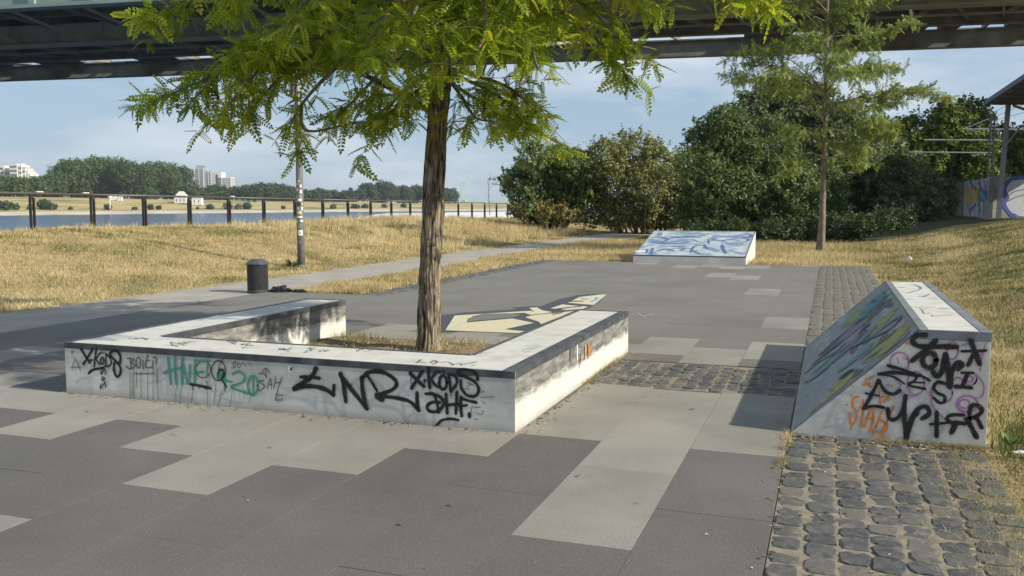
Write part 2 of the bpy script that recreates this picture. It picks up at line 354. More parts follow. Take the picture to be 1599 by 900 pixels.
M['locust'] = leaf_mat('locust_leaves', [(0.0, (0.11, 0.175, 0.018)), (0.5, (0.25, 0.335, 0.025)), (1.0, (0.43, 0.45, 0.05))], 0.52, .5, (1.45, 1.4, .6))
M['locust2'] = leaf_mat('locust_leaves_duller', [(0.0, (0.11, 0.16, 0.04)), (0.5, (0.22, 0.27, 0.075)), (1.0, (0.34, 0.36, 0.12))], 0.4)
M['metal_dark'] = plain('dark_painted_steel', (0.025, 0.024, 0.023), 0.45, 0.0, 0.5)
M['rail'] = plain('brown_grey_handrail', (0.13, 0.115, 0.095), 0.45, 0.3)
M['white'] = plain('white_plastic', (0.75, 0.75, 0.72), 0.5)
M['pole'] = noisemat('grey_painted_pole', [(0.3, (0.13, 0.135, 0.14)), (0.7, (0.19, 0.195, 0.20))], 8, 0.45, bst=0.05, spec=0.5)
M['bin'] = noisemat('dark_bin_steel', [(0.3, (0.045, 0.045, 0.05)), (0.7, (0.085, 0.085, 0.09))], 10, 0.42, bst=0.05, spec=0.5)
M['bin_in'] = plain('bin_liner_dark', (0.025, 0.02, 0.02), 0.8)  # even dark colour of the inner liner
M['bag'] = plain('black_plastic_bag', (0.012, 0.013, 0.016), 0.28, 0, 0.6)
M['br_green'] = noisemat('bridge_green_paint', [(0.3, (0.20, 0.27, 0.23)), (0.7, (0.29, 0.37, 0.32))], 0.4, 0.6, bs=3, bst=0.1)
M['br_green2'] = noisemat('bridge_green_paint_dull', [(0.3, (0.30, 0.34, 0.26)), (0.7, (0.44, 0.48, 0.38))], 0.4, 0.7, bs=3, bst=0.1)
M['br_dark'] = noisemat('bridge_rusty_underside', [(0.3, (0.15, 0.155, 0.13)), (0.7, (0.28, 0.285, 0.25))], 0.5, 0.8, bs=3, bst=0.1)

# ------------------------------------------------------------------ terrain
SHY = [-3000, -500, 421, 546, 675, 796, 908, 1036, 2200, 6000]; SHX = [-760, -560, -489, -480, -445, -417, -366, -326, 120, 1500]
def sst(t): t = np.clip(t, 0, 1); return t * t * (3 - 2 * t)
def wob(X, Y):
    return (np.sin(X * 1.7 + 1.3 * np.sin(Y * .9)) + np.sin(Y * 1.3 + X * .7 + 2) + np.sin(X * .6 - Y * .45) * 1.4) / 3.4
def hz(X, Y):
    X = np.asarray(X, float); Y = np.asarray(Y, float)
    crest = 0.86 - 0.20 * np.clip((Y - 20) / 38, 0, 1) - .25 * np.clip((Y - 58) / 30, 0, 1)
    zl = sst((-12.0 - X) / 9.2) * crest
    ZR = 1.13 * (1 - 0.40 * np.clip((Y - 32) / 32, 0, 1)); zr = sst((X - 1.3) / 7.2) * ZR
    hump = .34 * np.exp(-((X + 17.3) / 3.2) ** 2 - ((Y - 37) / 6.0) ** 2)
    bumpy = hump + .05 * np.sin(X * 3.3 + 2 * np.sin(Y * 1.9)) * np.sin(Y * 2.7 + X) * (X > 1.6) + wob(X, Y) * 0.045 * np.clip(zl + zr, 0, .5) * 2
    z = -0.03 + zl + zr + bumpy
    z = np.where(X < -23.0, np.maximum(z + (X + 23.0) * 0.42, -7.5), z)
    xs = np.interp(Y, SHY, SHX); u = xs - X
    ztop = 9.0 - 6.8 * np.clip((Y - 430) / 650, 0, 1)
    zf = np.interp(u, [-60, 0, 22, 55], [-7.5, -5.4, -3.6, -2.6]); zf = zf + np.where(u > 55, (ztop + 2.6) * np.clip((u - 55) / 80, 0, 1), 0)
    return np.where(X < -60, np.maximum(zf, -7.5), z)
def groundvar(X, Y):
    xs = np.interp(Y, SHY, SHX); u = xs - X
    v = np.where(u > -30, np.where(u < 30, 1.0, 2.0), 0.0); v = np.where((X < -60) & (u <= -30), 1.0, v)
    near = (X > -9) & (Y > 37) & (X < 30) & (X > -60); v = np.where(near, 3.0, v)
    return v
def grid(lo, hi, a, b, step, grow=1.16, maxstep=60):
    c = list(np.arange(a, b + 1e-6, step)); s = step; x = a; L = []
    while x > lo: s = min(s * grow, maxstep); x -= s; L.append(x)
    s = step; x = c[-1]; Rr = []
    while x < hi: s = min(s * grow, maxstep); x += s; Rr.append(x)
    return np.array(L[::-1] + c + Rr)
gx = np.unique(np.concatenate([grid(-900, 4500, -24, 13, .4, 1.18, 200), np.arange(-640, -280, 9.0), np.array([-6000, -4000, -2500, -1500.0])]))
gy = np.unique(np.concatenate([grid(-900, 5500, -2, 62, .5, 1.18, 160), np.arange(350, 1150, 22.0), np.array([-4000, -2000.0, 8000])]))
GX, GY = np.meshgrid(gx, gy); GZ = hz(GX, GY)
V = np.stack([GX.ravel(), GY.ravel(), GZ.ravel()], 1); nx = len(gx); ny = len(gy)
ii = (np.arange(ny - 1)[:, None] * nx + np.arange(nx - 1)[None]).ravel()
Fq = np.stack([ii, ii + 1, ii + 1 + nx, ii + nx], 1)
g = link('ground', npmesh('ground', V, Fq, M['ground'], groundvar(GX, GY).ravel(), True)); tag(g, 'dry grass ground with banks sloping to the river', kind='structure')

mb = MB(); mb.add([(-6000, -3000, -5.4), (-40 + 8, -3000, -5.4), (-32, 100, -5.4), (60, 900, -5.4), (1500, 6000, -5.4), (-6000, 6000, -5.4)], [(0, 1, 2, 3, 4, 5)])
tag(mb.build('river_water', M['water']), 'blue grey river behind the railing', kind='structure')
# pale low sheet at the near side of the river
gp = [gnd(546, 344, -5.4), gnd(575, 337.0, -5.4), gnd(600, 334.2, -5.4), gnd(690, 333.2, -5.4), gnd(800, 331.2, -5.4), gnd(900, 331.5, -5.4), gnd(900, 345, -5.4), gnd(760, 352, -5.4), gnd(540, 352, -5.4)]
mb = MB(); n = len(gp); cen = sum(gp, Vector()) / n
mb.add([(p.x, p.y, -5.6) for p in gp] + [tuple(cen + (p - cen) * .94 + Vector((0, 0, .55))) for p in gp],
       [tuple(range(n, 2 * n))] + [(i, (i + 1) % n, n + (i + 1) % n, n + i) for i in range(n)])
tag(mb.build('pale_river_sheet', M['gravel']), 'pale flat sheet in the river beyond the railing', kind='structure')
mb = MB()
for i in range(60):
    p = gnd(418 + 88 * i / 59, 347.2 - 2.6 * i / 59, -5.4) + Vector((random.uniform(-2, 2), random.uniform(-1, 1), 0)); r = random.uniform(.5, 1.1)
    mb.lathe([(r, -.6), (r * .9, .2), (r * .4, .75)], p, 6)
tag(mb.build('stone_groyne', M['br_dark']), 'dark low line of stones reaching into the river left of the lamp post', kind='structure')

# ------------------------------------------------------------------ path
mb = MB(); cp = [(-10.5, -8, 2.1), (-10.52, 5, 2.1), (-10.52, 14, 2.1), (-10.55, 20, 2.15), (-10.95, 27, 2.2), (-11.15, 36, 2.3), (-11.3, 46, 2.6), (-11.8, 58, 3.0), (-13, 75, 3.0)]
pl = catmull([(x, y, w) for x, y, w in cp], 8); vs = []
for p in pl:
    jl = .09 * mn.noise(Vector((p.y * 1.1, 0, 0))); jr = .12 * mn.noise(Vector((p.y * 1.1, 9, 0)))
    vs += [(p.x - p.z / 2 + jl, p.y, -.02), (p.x, p.y, -.008), (p.x + p.z / 2 + jr, p.y, -.02)]
mb.add(vs, [f for i in range(len(pl) - 1) for f in ((i * 3, i * 3 + 1, i * 3 + 4, i * 3 + 3), (i * 3 + 1, i * 3 + 2, i * 3 + 5, i * 3 + 4))])
tag(mb.build('gravel_path', M['path'], smooth=True), 'grey gravel path along the foot of the grass bank', kind='structure')

# ------------------------------------------------------------------ paving
CX, CW = -0.23, 0.594
def rowy(r): return 3.36 + .612 * r if r <= 11 else 10.09 + .625 * (r - 11)
mb = MB(); mb.box(-9.66, -0.225, -1, 14.02, -.3, -.012); mb.box(-7.35, -0.225, 14.02, 24.72, -.3, -.012)
pav = tag(mb.build('plaza_paving', M['joint']), 'plaza floor of dark and light concrete slabs', kind='structure')
LIGHT = set()
def lt(c, r0, r1):
    for r in range(r0, r1): LIGHT.add((c, r))
lt(0, 4, 8); lt(1, 1, 7); lt(2, 4, 8); lt(3, 3, 5); lt(4, 2, 4); lt(5, 1, 5); lt(6, 2, 4); lt(7, 3, 5); lt(8, 2, 4); lt(9, 3, 5); lt(10, 2, 4)
lt(6, -2, 0); lt(7, -3, -1); lt(12, 2, 4); lt(11, 3, 5); lt(13, 5, 7); lt(15, 4, 6)
lt(0, 9, 12); lt(1, 9, 11); lt(2, 9, 12)
for c in range(3, 9): lt(c, 9, 12 if c % 2 == 0 else 11)
lt(0, 14, 16); lt(1, 21, 23); lt(2, 26, 28); lt(3, 27, 29); lt(3, 31, 33); lt(4, 32, 34); lt(5, 31, 33); lt(2, 32, 34); lt(7, 33, 35); lt(0, 33, 35); lt(6, 34, 36)
meshes = {}
def slab_mesh(w, l, light):
    k = (round(w, 2), round(l, 2), light)
    if k not in meshes:
        b = MB(); w2, l2, e = w / 2 - .0013, l / 2 - .0013, .0006
        b.add([(sx * (w2 - a), sy * (l2 - a), z) for a, z in ((0, -.05), (0, -e), (e, 0)) for sx, sy in ((-1, -1), (1, -1), (1, 1), (-1, 1))],
              [(0, 1, 5, 4), (1, 2, 6, 5), (2, 3, 7, 6), (3, 0, 4, 7), (4, 5, 9, 8), (5, 6, 10, 9), (6, 7, 11, 10), (7, 4, 8, 11), (8, 9, 10, 11)])
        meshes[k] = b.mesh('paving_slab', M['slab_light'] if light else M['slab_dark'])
    return meshes[k]
nslab = 0
slabs = []
for c in range(16):
    x = CX - CW * (c + .5); ymax = 14.02 if c >= 12 else 24.7
    r = -4 if c % 2 == 0 else -5
    while rowy(r) < ymax:
        y0, y1 = rowy(r), min(rowy(r + 2), ymax); pieces = [(y0, y1)]
        if c <= 2:                                   # gap for the cobbled band between the ledge and the ramp
            a, b_ = 7.70, 9.02; pieces = []
            if y0 < a: pieces.append((y0, min(y1, a)))
            if y1 > b_: pieces.append((max(y0, b_), y1))
        light = (c, r) in LIGHT
        for p0, p1 in pieces:
            if p1 - p0 < .08: continue
            if -5.4 < x < -2.7 and p0 > 6.4 and p1 < 9.45: continue
            slabs.append((x, (p0 + p1) / 2, p1 - p0, light))
        r += 2
for i, (x, y, l, light) in enumerate(slabs):
    o = link('paving_slab', slab_mesh(CW, l, light), pav, (x, y, random.uniform(-.0012, .0012)))
    if light: o['label'] = 'light grey concrete slab'

# cobbles
def cobble_mesh(i):
    rr = random.Random(i); vs = [(0, 0, rr.uniform(.0, .004))]; n = 13; fs = []
    ph = rr.uniform(0, 6)
    def ring(s, z, j):
        for k in range(n):
            a = 2 * math.pi * (k + .5) / n; c_, s_ = math.cos(a), math.sin(a); q = (abs(c_) ** 8 + abs(s_) ** 8) ** (-1 / 8.0)
            w = 1 + .03 * math.sin(2 * a + ph) + .035 * math.sin(3 * a + 2 * ph) + rr.uniform(-.035, .035)
            vs.append((.5 * s * q * c_ * w, .5 * s * q * s_ * w, z + rr.uniform(-j, j)))
    ring(.89, -.001, .0035); ring(.985, -.005, .002); ring(1.0, -.05, 0)
    fs += [(0, 1 + k, 1 + (k + 1) % n) for k in range(n)]
    for t in range(2): fs += [(1 + t * n + k, 1 + (t + 1) * n + k, 1 + (t + 1) * n + (k + 1) % n, 1 + t * n + (k + 1) % n) for k in range(n)]
    me = bpy.data.meshes.new('cobble'); me.from_pydata(vs, [], fs); me.materials.append(M['cobble'])
    me.polygons.foreach_set('use_smooth', [False] * len(fs)); me.update(); return me
CM = [cobble_mesh(i) for i in range(24)]
def lay(root, items):
    """items (x, y, wx, wy): nearest 300 as parts, the rest as one part"""
    items = sorted(items, key=lambda t: t[0] ** 2 + t[1] ** 2)
    for x, y, wx, wy in items[:300]:
        o = link('cobble', random.choice(CM), root, (x, y, random.uniform(-.006, .004)))
        o.scale = (wx, wy, 1); o.rotation_euler = (random.gauss(0, .03), random.gauss(0, .03), random.gauss(0, .06) + random.choice((0, math.pi)))
    rest = items[300:]
    if rest:
        b = MB()
        for x, y, wx, wy in rest:
            me = random.choice(CM); z = random.uniform(-.006, .004)
            b.add([(x + v.co.x * wx, y + v.co.y * wy, z + v.co.z) for v in me.vertices], [tuple(p.vertices) for p in me.polygons])
        tag(b.build('cobble_rows', M['cobble'], root), kind='stuff')
def strip(name, label, x0, x1, y0, y1, px_, py_, edge=0, along='y'):
    mb = MB(); mb.box(x0, x1, y0, y1, -.28, -.0075)
    root = tag(mb.build(name, M['mortar']), label, kind='structure'); it = []
    nc = round((x1 - x0) / px_)
    for c in range(nc):
        y = y0 + random.uniform(0, .06) + py_ / 2
        x = x0 + (c + .5) * (x1 - x0) / nc
        while y < y1 - py_ * .3:
            l = py_ * random.uniform(.82, 1.2)
            if c < nc - 1 or not edge or random.random() > edge:
                it.append((x + random.gauss(0, .005), y + l / 2 - py_ / 2, (x1 - x0) / nc * random.uniform(.91, .975), l - .010))
            y += l
    if name: lay(root, it)
    return root
strip('cobbled_strip', 'long strip of dark basalt cobbles along the right side of the plaza', -0.225, 0.98, 2.2, 24.75, .15, .165, .2)
strip('cobbled_band', 'short band of basalt cobbles between the ledge and the near ramp', -2.03, -0.226, 7.71, 9.01, .12, .175)
strip('cobbled_border', 'narrow far border of small stones beside the dry grass strip', -7.86, -7.352, 14.0, 24.7, .13, .19)

# ------------------------------------------------------------------ strokes of paint on planes
class Plane:
    def __init__(s, o, e1, n): s.o = Vector(o); s.n = Vector(n).normalized(); s.e1 = Vector(e1).normalized(); s.e2 = s.n.cross(s.e1); s.lim = None
    def hit(s, px, py):
        d = Vector(ray(px, py)); c = Vector((0, 0, EYE)); t = (s.o - c).dot(s.n) / d.dot(s.n); p = c + d * t - s.o; q = Vector((p.dot(s.e1), p.dot(s.e2)))
        if s.lim: q = Vector((min(max(q.x, s.lim[0]), s.lim[1]), min(max(q.y, s.lim[2]), s.lim[3])))
        return q
    def pt(s, q, off): return s.o + s.e1 * q.x + s.e2 * q.y + s.n * off
def ribbon(b, pl_, Q, w, off, taper=False):
    n = len(Q); L = []; Rr = []
    for i in range(n):
        d = Q[min(i + 1, n - 1)] - Q[max(i - 1, 0)]
        if d.length < 1e-9: d = Vector((1, 0))
        d = d.normalized(); nn = Vector((-d.y, d.x)); ww = w / 2 * (1 + .10 * math.sin(i * .9 + w * 900))
        if taper: ww *= .35 + .65 * math.sin(math.pi * min(1, (i + .6) / n * 1.05)) ** .5
        L.append(Q[i] + nn * ww); Rr.append(Q[i] - nn * ww)
    def cap(P0, d, a, bb):
        ang = math.atan2(d.y, d.x); r = (a - bb).length / 2
        return [P0 + Vector((math.cos(ang + math.pi / 2 - math.pi * k / 5), math.sin(ang + math.pi / 2 - math.pi * k / 5))) * r for k in range(1, 5)]
    vs = [pl_.pt(q, off) for q in L] + [pl_.pt(q, off) for q in Q] + [pl_.pt(q, off) for q in Rr]
    fs = [f for i in range(n - 1) for f in ((i, n + i, n + i + 1, i + 1), (n + i, 2 * n + i, 2 * n + i + 1, n + i + 1))]
    b.add(vs, fs, 0, [0.0] * n + [.999] * n + [0.0] * n)
    for rim, c in (([L[-1]] + cap(Q[-1], (Q[-1] - Q[-2]), L[-1], Rr[-1]) + [Rr[-1]], Q[-1]), ([Rr[0]] + cap(Q[0], (Q[0] - Q[1]), L[0], Rr[0]) + [L[0]], Q[0])):
        k = len(rim); b.add([pl_.pt(q, off) for q in [c] + rim], [(0, i + 2, i + 1) for i in range(k - 1)], 0, [.999] + [0.0] * k)
LAYER = [0]
def strokes(pl_, ox, oy, sc, items, mat, parent, name='graffiti', label=None, sub=5, taper=False, base=.003):
    """items: (width, points...) in coordinates of an enlarged detail of the wall"""
    pieces = []
    for it in items:
        b = MB(); w = it[0]; pts = it[1:]
        Q = [pl_.hit(ox + x / sc, oy + y / sc) for x, y in pts]
        c0 = pl_.hit(ox + pts[0][0] / sc, oy + pts[0][1] / sc); c1 = pl_.hit(ox + pts[0][0] / sc, oy + (pts[0][1] + w) / sc)
        c2 = pl_.hit(ox + (pts[0][0] + w) / sc, oy + pts[0][1] / sc); wm = min((c1 - c0).length or 9, ((c2 - c0).length or 9) * 1.45)
        if len(Q) == 1: Q = [Q[0] - Vector((.001, 0)), Q[0] + Vector((.001, 0))]
        Q = [Vector((q.x, q.y)) for q in (catmull([Vector((q.x, q.y, 0)) for q in Q], sub))]
        if len(Q) < 2: continue
        if pl_.lim: Q = [Vector((min(max(q.x, pl_.lim[0] + wm / 2), pl_.lim[1] - wm / 2), min(max(q.y, pl_.lim[2] + wm / 2), pl_.lim[3] - wm / 2))) for q in Q]
        Q = [q for i, q in enumerate(Q) if i == 0 or (q - Q[i - 1]).length > 1e-5]
        if len(Q) < 2: continue
        LAYER[0] += 1
        ribbon(b, pl_, Q, wm * 1.32 + .002, base + .00025 * (LAYER[0] % 24), taper); grp = [(b, Q, wm)]
        for g_ in [g for g in pieces if any((p - q).length < (wm + w2) * .55 for _, Q2, w2 in g for p in Q2 for q in Q)]: pieces.remove(g_); grp += g_
        pieces.append(grp)
    for g_ in pieces:
        b = MB()
        for m_, _, _ in g_: b.add(m_.v, m_.f, 0, m_.a)
        o = b.build(name, mat, parent)
        if label: o['label'] = label
def ell(w, cx, cy, rx, ry, n=14, a0=0, a1=360):
    return (w,) + tuple((cx + rx * math.cos(R(a0 + (a1 - a0) * k / n)), cy + ry * math.sin(R(a0 + (a1 - a0) * k / n))) for k in range(n + 1))

# ------------------------------------------------------------------ U-shaped ledge
X0, X1, Y0, Y1, AW, H = -6.10, -2.04, 5.81, 9.53, .56, .433
led = tag(empty('skate_ledge', (-4.07, 5.81, 0)), 'low white U-shaped concrete ledge covered in black and green graffiti round the near tree', 'ledge')
mb = MB(); poly = [(X0, Y0), (X1, Y0), (X1, Y1), (X1 - AW, Y1), (X1 - AW, Y0 + AW), (X0 + AW, Y0 + AW), (X0 + AW, Y1), (X0, Y1)]
n = 8
mb.add([(x, y, -.02) for x, y in poly] + [(x, y, H - .004) for x, y in poly],
       [(i, (i + 1) % n, n + (i + 1) % n, n + i) for i in range(n)] + [(8, 9, 12, 13), (9, 10, 11, 12), (8, 13, 14, 15)])
mb.build('body', M['concrete'], led, bevel=.003)
mb = MB(); i_ = .004
mb.add([(x, y, H) for x, y in [(X0 + i_, Y0 + i_), (X1 - i_, Y0 + i_), (X1 - i_, Y1 - i_), (X1 - AW + i_, Y1 - i_), (X1 - AW + i_, Y0 + AW - i_), (X0 + AW - i_, Y0 + AW - i_), (X0 + AW - i_, Y1 - i_), (X0 + i_, Y1 - i_)]],
       [(0, 1, 4, 5), (1, 2, 3, 4), (0, 5, 6, 7)])
mb.build('top_surface', M['ledge_top'], led)
def edge(x0, y0, x1, y1, nx_, ny_, tw, k):
    """L-shaped steel angle along an edge; (nx_, ny_) points outwards, tw is its width on the top"""
    b = MB(); e = .004 + k * .0007; z1 = H + .003 + k * .0006; z0 = H - .047 - k * .0008
    if nx_: b.box(min(x0, x0 + nx_ * e), max(x0, x0 + nx_ * e), y0, y1, z0, z1 - .0002); b.box(min(x0, x0 - nx_ * tw), max(x0, x0 - nx_ * tw), y0, y1, H - .004, z1)
    else: b.box(x0, x1, min(y0, y0 + ny_ * e), max(y0, y0 + ny_ * e), z0, z1 - .0002); b.box(x0, x1, min(y0, y0 - ny_ * tw), max(y0, y0 - ny_ * tw), H - .004, z1)
    b.build('steel_edge', M['edge_steel'], led, bevel=.0015)
edge(X0, Y0, X1, Y0, 0, -1, .018, 0); edge(X1, Y0 + .02, X1, Y1, 1, 0, .105, 1); edge(X0, Y0 + .02, X0, Y1, -1, 0, .05, 2)
edge(X0 + AW, Y0 + AW, X0 + AW, Y1, 1, 0, .05, 3); edge(X1 - AW, Y0 + AW, X1 - AW, Y1, -1, 0, .03, 4); edge(X0 + AW, Y0 + AW, X1 - AW, Y0 + AW, 0, 1, .025, 5)
edge(X1 - AW, Y1, X1, Y1, 0, 1, .02, 6); edge(X0, Y1, X0 + AW, Y1, 0, 1, .02, 7)
FP = Plane((0, Y0 - .004, 0), (1, 0, 0), (0, -1, 0))
Z1 = (100, 520, 6.15); Z2 = (340, 540, 6.15); Z3 = (580, 550, 6.15)
strokes(FP, *Z1, [(24, (165, 155), (210, 228), (250, 288)), (22, (275, 155), (230, 235), (185, 300)), (22, (258, 262), (266, 262)), (18, (312, 148), (300, 235), (292, 322)),
    (15, (352, 190), (312, 250), (345, 300)), ell(15, 370, 268, 16, 32), (13, (366, 186), (368, 190)), (13, (386, 192), (388, 194)), (15, (408, 198), (402, 312)),
    (16, (408, 205), (445, 240), (458, 290), (425, 322), (398, 315)), (24, (540, 290), (545, 230), (515, 178), (465, 175), (445, 210), (490, 260), (540, 320), (545, 385), (518, 420), (492, 395), (482, 340), (488, 290)),
    (22, (240, 388), (278, 355), (335, 343), (388, 332))], M['black'], led, label='black X.KODS tag at the left end')
strokes(FP, *Z1, [(9, (365, 340), (360, 400), (395, 345), (400, 400)), (9, (370, 420), (400, 440), (365, 445), (405, 470)), (9, (360, 490), (352, 535), (395, 480), (405, 525)), (8, (372, 530), (380, 532))], M['black'], led)
strokes(FP, *Z1, [(5, (80, 352), (115, 248), (160, 362)), (5, (68, 328), (160, 332)), (11, (640, 240), (650, 340)), (13, (612, 242), (680, 252), (650, 285), (692, 312), (640, 345), (602, 318)), ell(12, 720, 285, 22, 50),
    (12, (765, 262), (765, 342)), (8, (765, 235), (767, 237)), (12, (806, 215), (790, 270), (788, 330), (850, 325), (855, 270)), (10, (792, 268), (825, 262)), (12, (860, 238), (885, 242), (886, 300)), (8, (884, 318), (886, 322)),
    (8, (680, 388), (780, 392), (870, 390))] + [(4, (x, 345 + random.randint(-20, 40)), (x + 1, 480), (x + random.randint(-1, 3), y)) for x, y in ((635, 625), (657, 600), (672, 630), (700, 520), (742, 622), (805, 636), (858, 640), (893, 470), (905, 640))],
    M['grey_ink'], led, label='grey BOIE tag with long drips')
strokes(FP, *Z1, [(24, (1003, 240), (1020, 380), (1032, 490)), (24, (1066, 232), (1072, 370), (1084, 490)), (22, (962, 385), (1050, 355), (1145, 335)), (24, (1140, 240), (1140, 488)), (18, (1150, 310), (1175, 420), (1198, 492), (1216, 310)),
    (20, (1265, 262), (1258, 380), (1260, 490)), (20, (1265, 266), (1335, 270), (1400, 268)), (18, (1285, 380), (1345, 372)), (16, (1388, 272), (1380, 350), (1378, 430)), (18, (1375, 468), (1377, 474)),
    (18, (1530, 350), (1490, 380), (1476, 435), (1512, 445), (1540, 380), (1545, 450), (1546, 550)), (30, (1500, 380), (1495, 420))] +
    [(4, a, b_) for a, b_ in (((1085, 490), (1060, 660)), ((1135, 490), (1110, 660)), ((1245, 540), (1220, 675)), ((1378, 480), (1378, 690)), ((1465, 470), (1440, 680)), ((1520, 550), (1485, 690)))],
    M['green_ink'], led, label='turquoise green HNE tag with drips')
strokes(FP, *Z2, [(20, (145, 272), (205, 248), (262, 290), (240, 350), (130, 396), (240, 440), (345, 475)), ell(18, 340, 380, 48, 92), (16, (340, 290), (345, 460)), (16, (62, 330), (140, 348)), (16, (75, 270), (68, 425)), (4, (45, 430), (5, 580)), (4, (145, 430), (120, 590)), (4, (330, 480), (300, 545))], M['green_ink'], led, label='turquoise green 420')
strokes(FP, *Z1, [ell(6, 1340, 352, 72, 78), ell(9, 1488, 362, 67, 96), (6, (1535, 248), (1500, 300), (1488, 350)), (14, (1480, 395), (1500, 352), (1538, 372), (1525, 450), (1565, 515)), (24, (1222, 492), (1300, 505), (1412, 532)),
    (10, (1240, 500), (1245, 545)), (9, (1300, 505), (1303, 530)), (9, (1360, 515), (1362, 540))], M['black'], led, label='thin black circles over the green letters')
strokes(FP, *Z2, [(5, (150, 160), (155, 215)), (5, (140, 175), (175, 150), (165, 210), (130, 212)), ell(5, 205, 190, 16, 20), (5, (230, 165), (270, 195)), (5, (300, 160), (315, 190)),
    (9, (395, 270), (440, 268), (470, 305)), (10, (445, 335), (395, 345), (450, 385), (412, 430), (378, 412)), (8, (465, 300), (465, 215)), (8, (430, 252), (465, 215), (500, 265)), (8, (480, 410), (508, 312), (520, 415)), (7, (490, 372), (525, 372)),
    (9, (560, 300), (543, 410)), (9, (622, 300), (590, 390), (568, 470)), (7, (555, 358), (608, 350)), (9, (570, 470), (558, 520), (595, 518)), (7, (605, 530), (622, 505)), (7, (560, 470), (630, 478))], M['grey_ink'], led, label='grey SAH tag with an arrow')
strokes(FP, *Z2, [(46, (945, 222), (910, 290), (830, 350), (740, 412)), (40, (740, 415), (850, 388), (960, 395), (1050, 425), (1115, 470)), (32, (1115, 465), (1122, 382)), (30, (800, 300), (890, 300), (980, 312)),
    (40, (1185, 270), (1212, 370), (1235, 535)), (42, (1180, 275), (1290, 420), (1435, 600)), (42, (1432, 595), (1402, 460), (1385, 308)), (36, (1385, 315), (1440, 262), (1520, 246), (1610, 262)), (26, (1440, 290), (1480, 350), (1530, 432))], M['black'], led, label='large bold black L N letters')
strokes(FP, *Z3, [(34, (20, 188), (90, 186), (165, 220), (232, 270), (240, 318), (195, 365), (60, 415)), (60, (60, 418), (100, 448)), (34, (110, 425), (240, 440), (370, 475), (455, 555)), (36, (440, 392), (442, 480), (455, 560))], M['black'], led, label='large bold black R letter')
strokes(FP, *Z3, [(34, (376, 205), (440, 268), (505, 328)), (32, (490, 185), (440, 265), (388, 345)), (26, (510, 270), (516, 272)), (34, (548, 155), (552, 240), (564, 340)), (26, (628, 190), (582, 255), (620, 320), (665, 340)), ell(28, 690, 292, 36, 66),
    (24, (656, 185), (660, 188)), (24, (690, 184), (694, 186)), (26, (745, 212), (765, 378)), (28, (745, 212), (808, 232), (822, 300), (770, 370)), (28, (1022, 262), (1005, 205), (930, 168), (850, 172), (838, 215), (910, 238), (1000, 290), (1034, 362), (1000, 420), (920, 412), (868, 345), (860, 275)),
    (5, (382, 240), (382, 310)), (5, (512, 270), (514, 305)), (6, (765, 380), (768, 425))], M['black'], led, label='black X.KODS tag right of the big letters')
strokes(FP, *Z3, [(30, (525, 400), (600, 402), (675, 440), (698, 500), (640, 565), (560, 565), (540, 515), (590, 480), (660, 483)), (26, (605, 410), (630, 470), (650, 580)), (28, (720, 402), (732, 585)), (28, (825, 385), (815, 588)), (26, (718, 508), (830, 500)),
    (30, (862, 430), (858, 520), (868, 612)), (26, (862, 442), (930, 466), (1008, 484)), (24, (850, 522), (915, 510)), (34, (942, 595), (944, 615)), (24, (628, 700), (680, 655), (755, 640), (835, 652)), (16, (612, 712), (640, 700))], M['black'], led, label='black OHF. tag beside the corner')
strokes(FP, *Z3, [(5, (915, 290), (955, 300), (925, 330)), (6, (940, 300), (985, 318)), (5, (905, 350), (940, 355)), (5, (960, 525), (1048, 530)), (5, (965, 540), (955, 620)), (5, (1000, 580), (1060, 600), (1075, 560)), (5, (985, 640), (1025, 648)), (5, (1050, 435), (1180, 428)), (5, (1060, 465), (1095, 495)), (5, (1055, 390), (1085, 375))], M['grey_ink'], led)
TP = Plane((0, 0, H), (1, 0, 0), (0, 0, 1))
sc_ = []
for (cx, cy, wx, n_) in ((640, 310, 60, 7), (930, 315, 60, 9), (1150, 340, 50, 6), (1320, 345, 55, 9), (1560, 340, 30, 4), (450, 290, 50, 5)):
    for k in range(n_):
        x = cx + random.uniform(-wx, wx); y = cy + random.uniform(-14, 14); sc_.append((3.2, (x, y), (x + random.uniform(-18, 22), y + random.uniform(-8, 8)), (x + random.uniform(8, 40), y + random.uniform(-7, 7))))
strokes(TP, 80, 440, 3.2, sc_, M['grey_ink'], led, base=.0016, label='faint scribbles on the ledge top')
strokes(TP, *Z3, [(7, (430, 105), (480, 75), (450, 105)), (8, (475, 100), (530, 108)), (12, (570, 105), (600, 85), (635, 100), (590, 118)), (7, (660, 105), (740, 100), (790, 130)), (7, (780, 122), (850, 115), (870, 130)), (7, (860, 128), (960, 110), (1012, 96)), (6, (960, 135), (1005, 128))], M['grey_ink'], led, base=.0018)
strokes(TP, *Z3, [(6, (1010, 28), (1080, 10), (1180, 8)), (5, (1040, 40), (1130, 25))], M['pink_ink'], led, base=.0018)
strokes(TP, 660, 440, 5.0, [(7, (780, 545), (830, 525), (860, 530), (900, 512)), (6, (800, 555), (850, 545))], paint('pale_turquoise_mark', (0.25, 0.42, 0.42), .9), led, base=.0018)
RP = Plane((X1 + .002, 0, 0), (0, 1, 0), (1, 0, 0))
strokes(RP, 800, 470, 4.09, [(22, (369, 300), (369, 350), (366, 385)), (9, (371, 385), (371, 410))], M['slate_ink'], led, taper=True)
strokes(RP, 800, 470, 4.09, [(30, (482, 275), (484, 320), (484, 368)), (22, (462, 295), (460, 365)), (10, (497, 290), (499, 350))], paint('orange_brown_paint', (0.55, 0.24, 0.04), .5), led, taper=True, label='orange brown paint dab')
strokes(RP, 800, 470, 4.09, [(16, (436, 350), (432, 400)), (8, (428, 400), (428, 430))], paint('brown_paint', (0.20, 0.12, 0.09), .6), led, taper=True)
strokes(RP, 800, 470, 4.09, [(18, (412, 290), (412, 370))], M['white'], led, taper=True)
